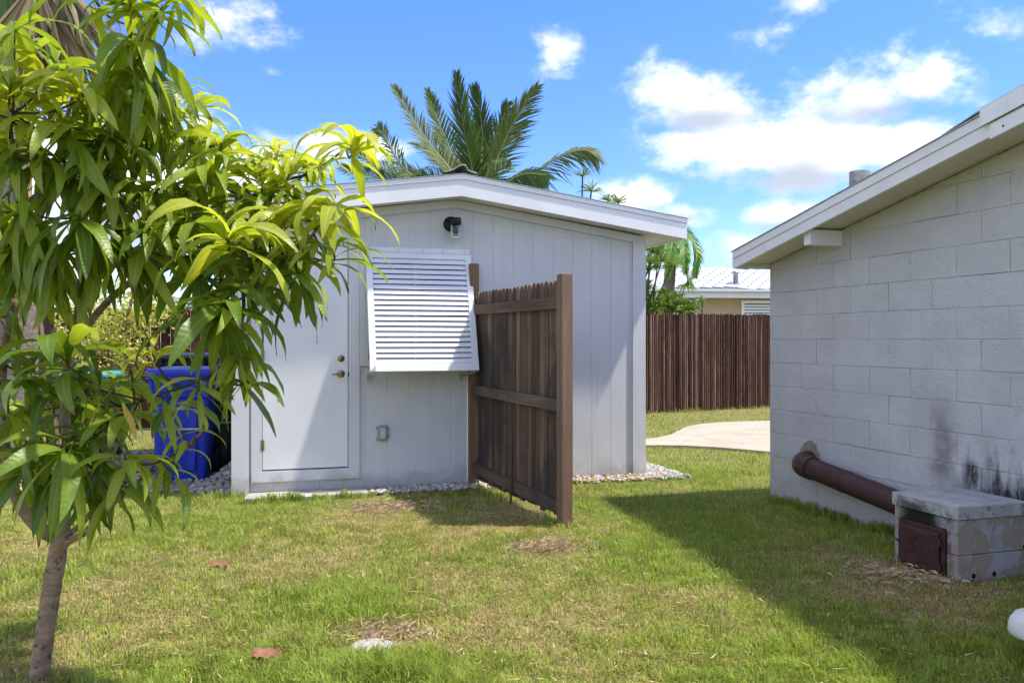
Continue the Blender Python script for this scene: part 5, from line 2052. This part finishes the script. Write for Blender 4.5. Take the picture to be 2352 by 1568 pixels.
# ================================================================== FAR FENCES
def board_fence(name, label, P0, P1, w, h, mat, rail_z, dog=True, zj=.01, group=None):
    P0, P1 = Vector(P0), Vector(P1)
    d = P1 - P0
    t = thing(name, label, 'fence', P0, math.atan2(d.y, d.x), group)
    n = int(d.length / w)
    for i in range(n):
        xa, xb = i * w + .003, (i + 1) * w - .004
        zt = h + random.uniform(-zj, zj)
        c = (xa + xb) / 2
        pts = [(xa, .03), (xb, .03), (xb, zt - .03), (xb - .025, zt), (xa + .025, zt), (xa, zt - .03)] if dog else [(xa, .03), (xb, .03), (xb, zt), (xa, zt)]
        MB().prism(pts, 'y', random.uniform(-.002, .002), .019).build('board', mat, t)
    for z in rail_z:
        MB().box(0, d.length, -.04, -.003, z - .045, z + .045).build('rail', mat, t)
    for k in range(int(d.length / 2.4) + 1):
        MB().box(k * 2.4 - .045, k * 2.4 + .045, -.135, -.042, -.05, h - .08).build('post', mat, t)
    return t


a = at(205, 800, 12.9)
b = at(590, 800, 13.4)
board_fence('board_fence', 'reddish-brown stained board fence with daylight gaps behind the blue bin', (a.x, a.y, 0), (b.x, b.y, 0), .145, 1.86, M['stain_board'], (1.66, .95, .25))
a = at(-60, 800, 11.9)
b = at(206, 800, 12.4)
of = board_fence('board_fence', 'dark weathered board fence at the far left behind the mango leaves', (a.x, a.y, 0), (b.x, b.y, 0), .15, 1.72, M['old_board'], (1.55, .9, .3), False, .012)
MB().box(-.05, 1.75, -.06, .06, 1.725, 1.85).build('cap_rail', M['old_board'], of)


def bamboo_fence():
    P0, P1 = Vector((1.55, 15.5, 0)), Vector((6.6, 18.2, 0))
    d = P1 - P0
    t = thing('bamboo_fence', 'tall dark brown bamboo cane fence between the shed and the house', 'fence', P0, math.atan2(d.y, d.x))
    ms = []
    for v in range(5):
        b = MB()
        r_ = .0185
        pts, rr_ = [], []
        z = -.02
        while z < 1.90:
            pts += [(random.uniform(-.003, .003), 0, z), (0, 0, z + .012)]
            rr_ += [r_ * 1.08, r_ * .96]
            z += random.uniform(.22, .30)
        pts.append((0, 0, 1.90))
        rr_.append(r_ * .92)
        b.tube(pts, rr_, 7)
        ms.append(b.mesh('cane', M['bamboo']))
    x = .0
    i = 0
    bend = 0.86
    while x < d.length:
        o = link('cane', ms[i % 5], t)
        r_ = random.uniform(.75, 1.25)
        y = .0 + .035 * math.exp(-((x - 1.62) / .16) ** 2) + (-.011 if i % 2 else .011) + random.uniform(-.004, .004)
        o.location = (x, y, random.uniform(-.02, .0) )
        o.rotation_euler = (R(random.uniform(-.15, .15)), R(random.uniform(-.15, .15)), random.uniform(0, 6.28))
        o.scale = (r_, r_, .985 + .028 * x / d.length + random.uniform(-.009, .006))
        x += .0245 * r_
        i += 1
    for z in (.35, 1.0, 1.6):
        MB().box(0, d.length, .17, .21, z - .03, z + .03).build('rail', M['bamboo'], t)
    for x in (.4, 2.4, 4.4):
        MB().box(x, x + .09, .21, .30, -.02, 1.8).build('post', M['bamboo'], t)


bamboo_fence()

# ================================================================== NEIGHBOUR HOUSES
M['cream_wall'] = simple('cream_stucco', (.46, .345, .225), .85, 0, .08, 3, .2)
M['tile'] = simple('white_roof_tile', (.40, .405, .425), .55, 0, .10, 3, .1)
M['tile_bed'] = simple('roof_shadow_joint', (.13, .135, .15), .8, 0, .1, 3, 0)
NY = 25.0
nh0 = at(1380, 690, NY)
nh1 = Vector((11.5, 25.9, 0))
d = nh1 - Vector((nh0.x, nh0.y, 0))
nb = thing('neighbour_house', 'cream house with white tiled roof beyond the bamboo fence', 'house', (nh0.x, nh0.y, 0), math.atan2(d.y, d.x))
LN = d.length
EZ = CAM_Z + (781 - 681) / F * NY
FZ = CAM_Z + (781 - 668) / F * NY
MB().box(.3, LN - .3, .45, 7.0, 0, EZ + .05).build('wall', M['cream_wall'], nb)
MB().box(0, LN, 0, .03, EZ - .02, FZ + .03).build('fascia_board', M['white_trim'], nb)
MB().box(0, LN, .031, .44, EZ + .0, EZ + .02).build('soffit', M['white_trim'], nb)
RD = 3.9
RZ = CAM_Z + (781 - 613) / F * (NY + RD)
MB().box(-.02, LN, -.10, -.002, FZ + .0, FZ + .075).build('gutter', M['aluminium'], nb)
MB().prism([(-.08, FZ + .04), (RD, RZ - .03), (RD * 2, FZ + .03), (RD * 2, FZ - .02), (-.08, FZ)], 'x', 0, LN).build('roof', M['tile_bed'], nb)
sl_ = math.atan2(RZ - FZ - .04, RD + .08)
SLN = math.hypot(RD + .08, RZ - FZ - .04)
RM = Matrix.Translation((0, -.08, FZ + .045)) @ Matrix.Rotation(sl_, 4, 'X')
# tiles laid in raked courses
tb = MB()
ang = R(31)
ca, sa_ = math.cos(ang), math.sin(ang)
tw, tl = .245, .62
for j in range(-12, 40):
    for i in range(-14, 18):
        cx_, cy_ = (i + .5 * (j % 2)) * tl, j * tw
        # courses fall to the right on the slope
        x = 3.0 + cx_ * ca + cy_ * sa_
        y = 2.0 - cx_ * sa_ + cy_ * ca
        if .3 < x < LN - .3 and .25 < y < SLN - .25:
            mt = RM @ Matrix.Translation((x, y, 0)) @ Matrix.Rotation(-ang, 4, 'Z') @ Matrix.Rotation(R(2.0), 4, 'X')
            tb.box(-tl / 2 + .016, tl / 2 - .016, -tw / 2 + .014, tw / 2 - .014, .004, .026, mt)
tag(tb.build('roof_tiles', M['tile'], nb), kind='stuff')
MB().prism([(RD - .15, RZ - .02), (RD, RZ + .02), (RD + .15, RZ - .02)], 'x', 0, LN).build('ridge_tiles', M['tile'], nb)


def nb_x(u):
    k = (u - 1176) / F
    a_ = nb.rotation_euler.z
    y = .45
    e1, e2 = Vector((math.cos(a_), math.sin(a_))), Vector((-math.sin(a_), math.cos(a_)))
    o = Vector((nh0.x, nh0.y)) + e2 * y
    return (k * o.y - o.x) / (e1.x - k * e1.y)


for (u0, u1) in ((1556, 1600), (1702, 1790)):
    xa, xb = nb_x(u0), nb_x(u1)
    zt, zb = CAM_Z + (781 - 689) / F * 25.6, 1.15
    wf = MB()
    wf.box(xa, xa + .09, .40, .448, zb, zt).box(xb - .09, xb, .40, .448, zb, zt).box(xa + .091, xb - .091, .40, .448, zt - .09, zt).box(xa + .091, xb - .091, .40, .448, zb, zb + .08)
    wobj = wf.build('window_frame', M['aluminium'], nb)
    z = zb + .10
    while z < zt - .11:
        MB().prism([(.425, z), (.43, z), (.444, z + .062), (.439, z + .062)], 'x', xa + .095, xb - .095).build('slat', M['aluminium'], wobj)
        z += .088
    MB().box(xa + .092, xb - .092, .4455, .4485, zb + .081, zt - .091).build('pane', M['dark_gap'], wobj)
xv = nb_x(1681)
vz = FZ + .045 + .9 * math.sin(sl_)
MB().lathe([(.075, -.1), (.075, .34), (.13, .36), (.075, .42), (.0, .43)], 14, Matrix.Translation((xv + .25, .8, vz))).build('roof_vent', M['galv'], nb)

# neighbour roof seen over the red fence, left
lr = at(330, 760, 20.0)
ln_h = thing('white_roofed_house', 'white low-pitched roof with green edge showing above the reddish fence', 'house', (lr.x, lr.y, 0), R(-8))
MB().box(.2, 6, .5, 5, 0, 2.2).build('wall', M['white_trim'], ln_h)
z0 = CAM_Z + (781 - 706) / F * 20
M['green_trim'] = simple('green_painted_edge', (.12, .30, .22), .5, 0, .1, 6, 0)
MB().prism([(-.0, z0 + .22), (2.8, z0 - .10), (2.8, z0 + .02), (0, z0 + .34)], 'y', .1, 5).build('roof', M['roof_sheet'], ln_h)
MB().prism([(-.0, z0 + .18), (2.8, z0 - .16), (2.8, z0 - .10), (0, z0 + .24)], 'y', .04, .098).build('roof_trim', M['green_trim'], ln_h)
wp_ = at(52, 800, 9.6)
wpn = thing('white_panel', 'white upright wall panel between the mango leaves at the far left', 'panel', (wp_.x, wp_.y, 0), R(12))  # bit of white wall panel, not a hinged gate
MB().box(-.13, .12, 0, .03, 0, CAM_Z + (781 - 700) / F * 9.6, bev=.004).build('face', M['white_trim'], wpn)
for z in (.2, 1.0, 1.6):
    MB().box(-.13, .12, -.02, -.001, z, z + .05).build('batten', M['white_trim'], wpn)
for k, (u0, v0, u1, v1, lab) in enumerate(((70, 640, 135, 960, 'rough brown timber leaning steeply behind the left mango leaves'), (112, 690, 118, 950, 'dark upright timber stake behind the left mango leaves'))):
    p, q_ = at(u0, v0, 9.0 + .2 * k), at(u1, v1, 9.0 + .2 * k)
    q_.z = 0 if q_.z < .6 else q_.z
    q_.z = -.02
    b0 = q_.copy()
    m_ = Matrix.Translation(-b0)
    tg = thing('leaning_timber', lab, 'timber', b0)
    MB().tube([q_, q_.lerp(p, .5) + Vector((.01, 0, 0)), p], [.055, .052, .05], 4, smooth=False, M=m_).build('board', M['post'] if k == 0 else M['old_board'], tg)


# ================================================================== BINS
def bin_mat(name, col):
    t = NT(name)
    p = t.pos()
    c = t.mix(t.step(t.noise(p, 2, 2), .35, .7), col, tuple(x * .93 for x in col))
    z = t.n.new('ShaderNodeSeparateXYZ')
    t.l.new(t.n.new('ShaderNodeNewGeometry').outputs['Position'], z.inputs[0])
    sp = t.math('MULTIPLY', t.step(t.noise(p, 70, 2), .69, .73), t.step(z.outputs[2], .15, .75, 1, 0))
    c = t.mix(t.math('MULTIPLY', sp, .8), c, (.45, .45, .5))
    t.color(c)
    t.set(rough=.42, spec=.45)
    t.bump(t.noise(p, 150, 3), .1, .002)
    return t.m


M['blue_bin'] = bin_mat('blue_plastic', (.004, .026, .40))
M['black_bin'] = bin_mat('black_plastic', (.014, .015, .018))
M['teal_bin'] = bin_mat('teal_plastic', (.05, .30, .30))
M['tyre'] = simple('black_rubber', (.015, .015, .015), .8, 0, .2, 20, .1)


def rrect(wx, wy, r_, z, n=5):
    pts = []
    for (sx, sy, a0) in ((1, 1, 0), (-1, 1, 90), (-1, -1, 180), (1, -1, 270)):
        for k in range(n):
            a = R(a0 + 90 * k / (n - 1))
            pts.append((sx * (wx / 2 - r_) + r_ * math.cos(a), sy * (wy / 2 - r_) + r_ * math.sin(a), z))
    return pts


def loft(mb, rings, smooth=False):
    n = len(rings[0])
    v = [p for r_ in rings for p in r_]
    f = []
    for i in range(len(rings) - 1):
        for k in range(n):
            k2 = (k + 1) % n
            f.append((i * n + k, i * n + k2, (i + 1) * n + k2, (i + 1) * n + k))
    f.append(tuple(range(n - 1, -1, -1)))
    f.append(tuple((len(rings) - 1) * n + k for k in range(n)))
    mb.add(v, f, smooth)


def wheelie_bin(label, loc, rz, mat, sc_=1.0, lid_mat=None, group='wheeled bins beside the shed'):
    t = thing('wheelie_bin', label, 'bin', loc, rz, group)
    t.scale = (sc_, sc_, sc_)
    b = MB()
    loft(b, [rrect(.44, .48, .04, .02), rrect(.45, .49, .045, .10), rrect(.515, .575, .05, .78), rrect(.52, .58, .05, .785), rrect(.545, .605, .05, .80), rrect(.56, .62, .05, .955), rrect(.60, .66, .05, .965), rrect(.60, .66, .05, .995)])
    body = b.build('body', mat, t)
    for sx in (-1, 1):
        MB().prism([(sx * .10 - .03, .12), (sx * .10 + .03, .12), (sx * .12 + .032, .72), (sx * .12 - .032, .72)], 'y', -.302, -.236).build('rib', mat, body)
    for k in range(9):
        MB().box(-.24 + k * .06 - .006, -.24 + k * .06 + .006, -.318, -.298, .81, .955).build('rim_rib', mat, body)
    MB().tube([(-.19, -.300, .50), (.19, -.300, .50)], .013, 8).build('lift_bar', M['galv'], t)
    l = MB()
    loft(l, [rrect(.62, .68, .05, .999), rrect(.625, .685, .05, 1.025), rrect(.58, .64, .06, 1.055), rrect(.40, .46, .08, 1.072)])
    lid_ = l.build('lid', lid_mat or mat, t)
    MB().tube([(-.20, .36, .98), (-.20, .41, 1.03), (.20, .41, 1.03), (.20, .36, .98)], .016, 8).build('handle', mat, t)
    for sx in (-1, 1):
        MB().lathe([(.04, -.02), (.115, -.022), (.125, -.012), (.125, .012), (.115, .022), (.04, .02)], 18, Matrix.Translation((sx * .255, .235, .125)) @ Matrix.Rotation(R(90), 4, 'Y')).build('wheel', M['tyre'], t)
    return t


p = at(425, 1000, 8.45)
wheelie_bin('bright blue lidded wheelie bin beside the shed, nearest of the bins', (p.x, p.y, .012), R(12), M['blue_bin'], 1.03)
p = at(497, 1000, 9.25)
kb = wheelie_bin('black wheelie bin close to the shed side behind the blue bin', (p.x, p.y, .012), R(14), M['black_bin'], 1.0)
p = at(405, 1000, 9.75)
gb_ = wheelie_bin('black wheelie bin with raised handle directly behind the blue bin', (p.x + .15, p.y, .012), R(194), M['black_bin'], 1.14)
p = at(205, 1000, 9.9)
wheelie_bin('teal-lidded dark bin half hidden behind the mango foliage', (p.x, p.y, .012), R(5), M['black_bin'], .95, M['teal_bin'])
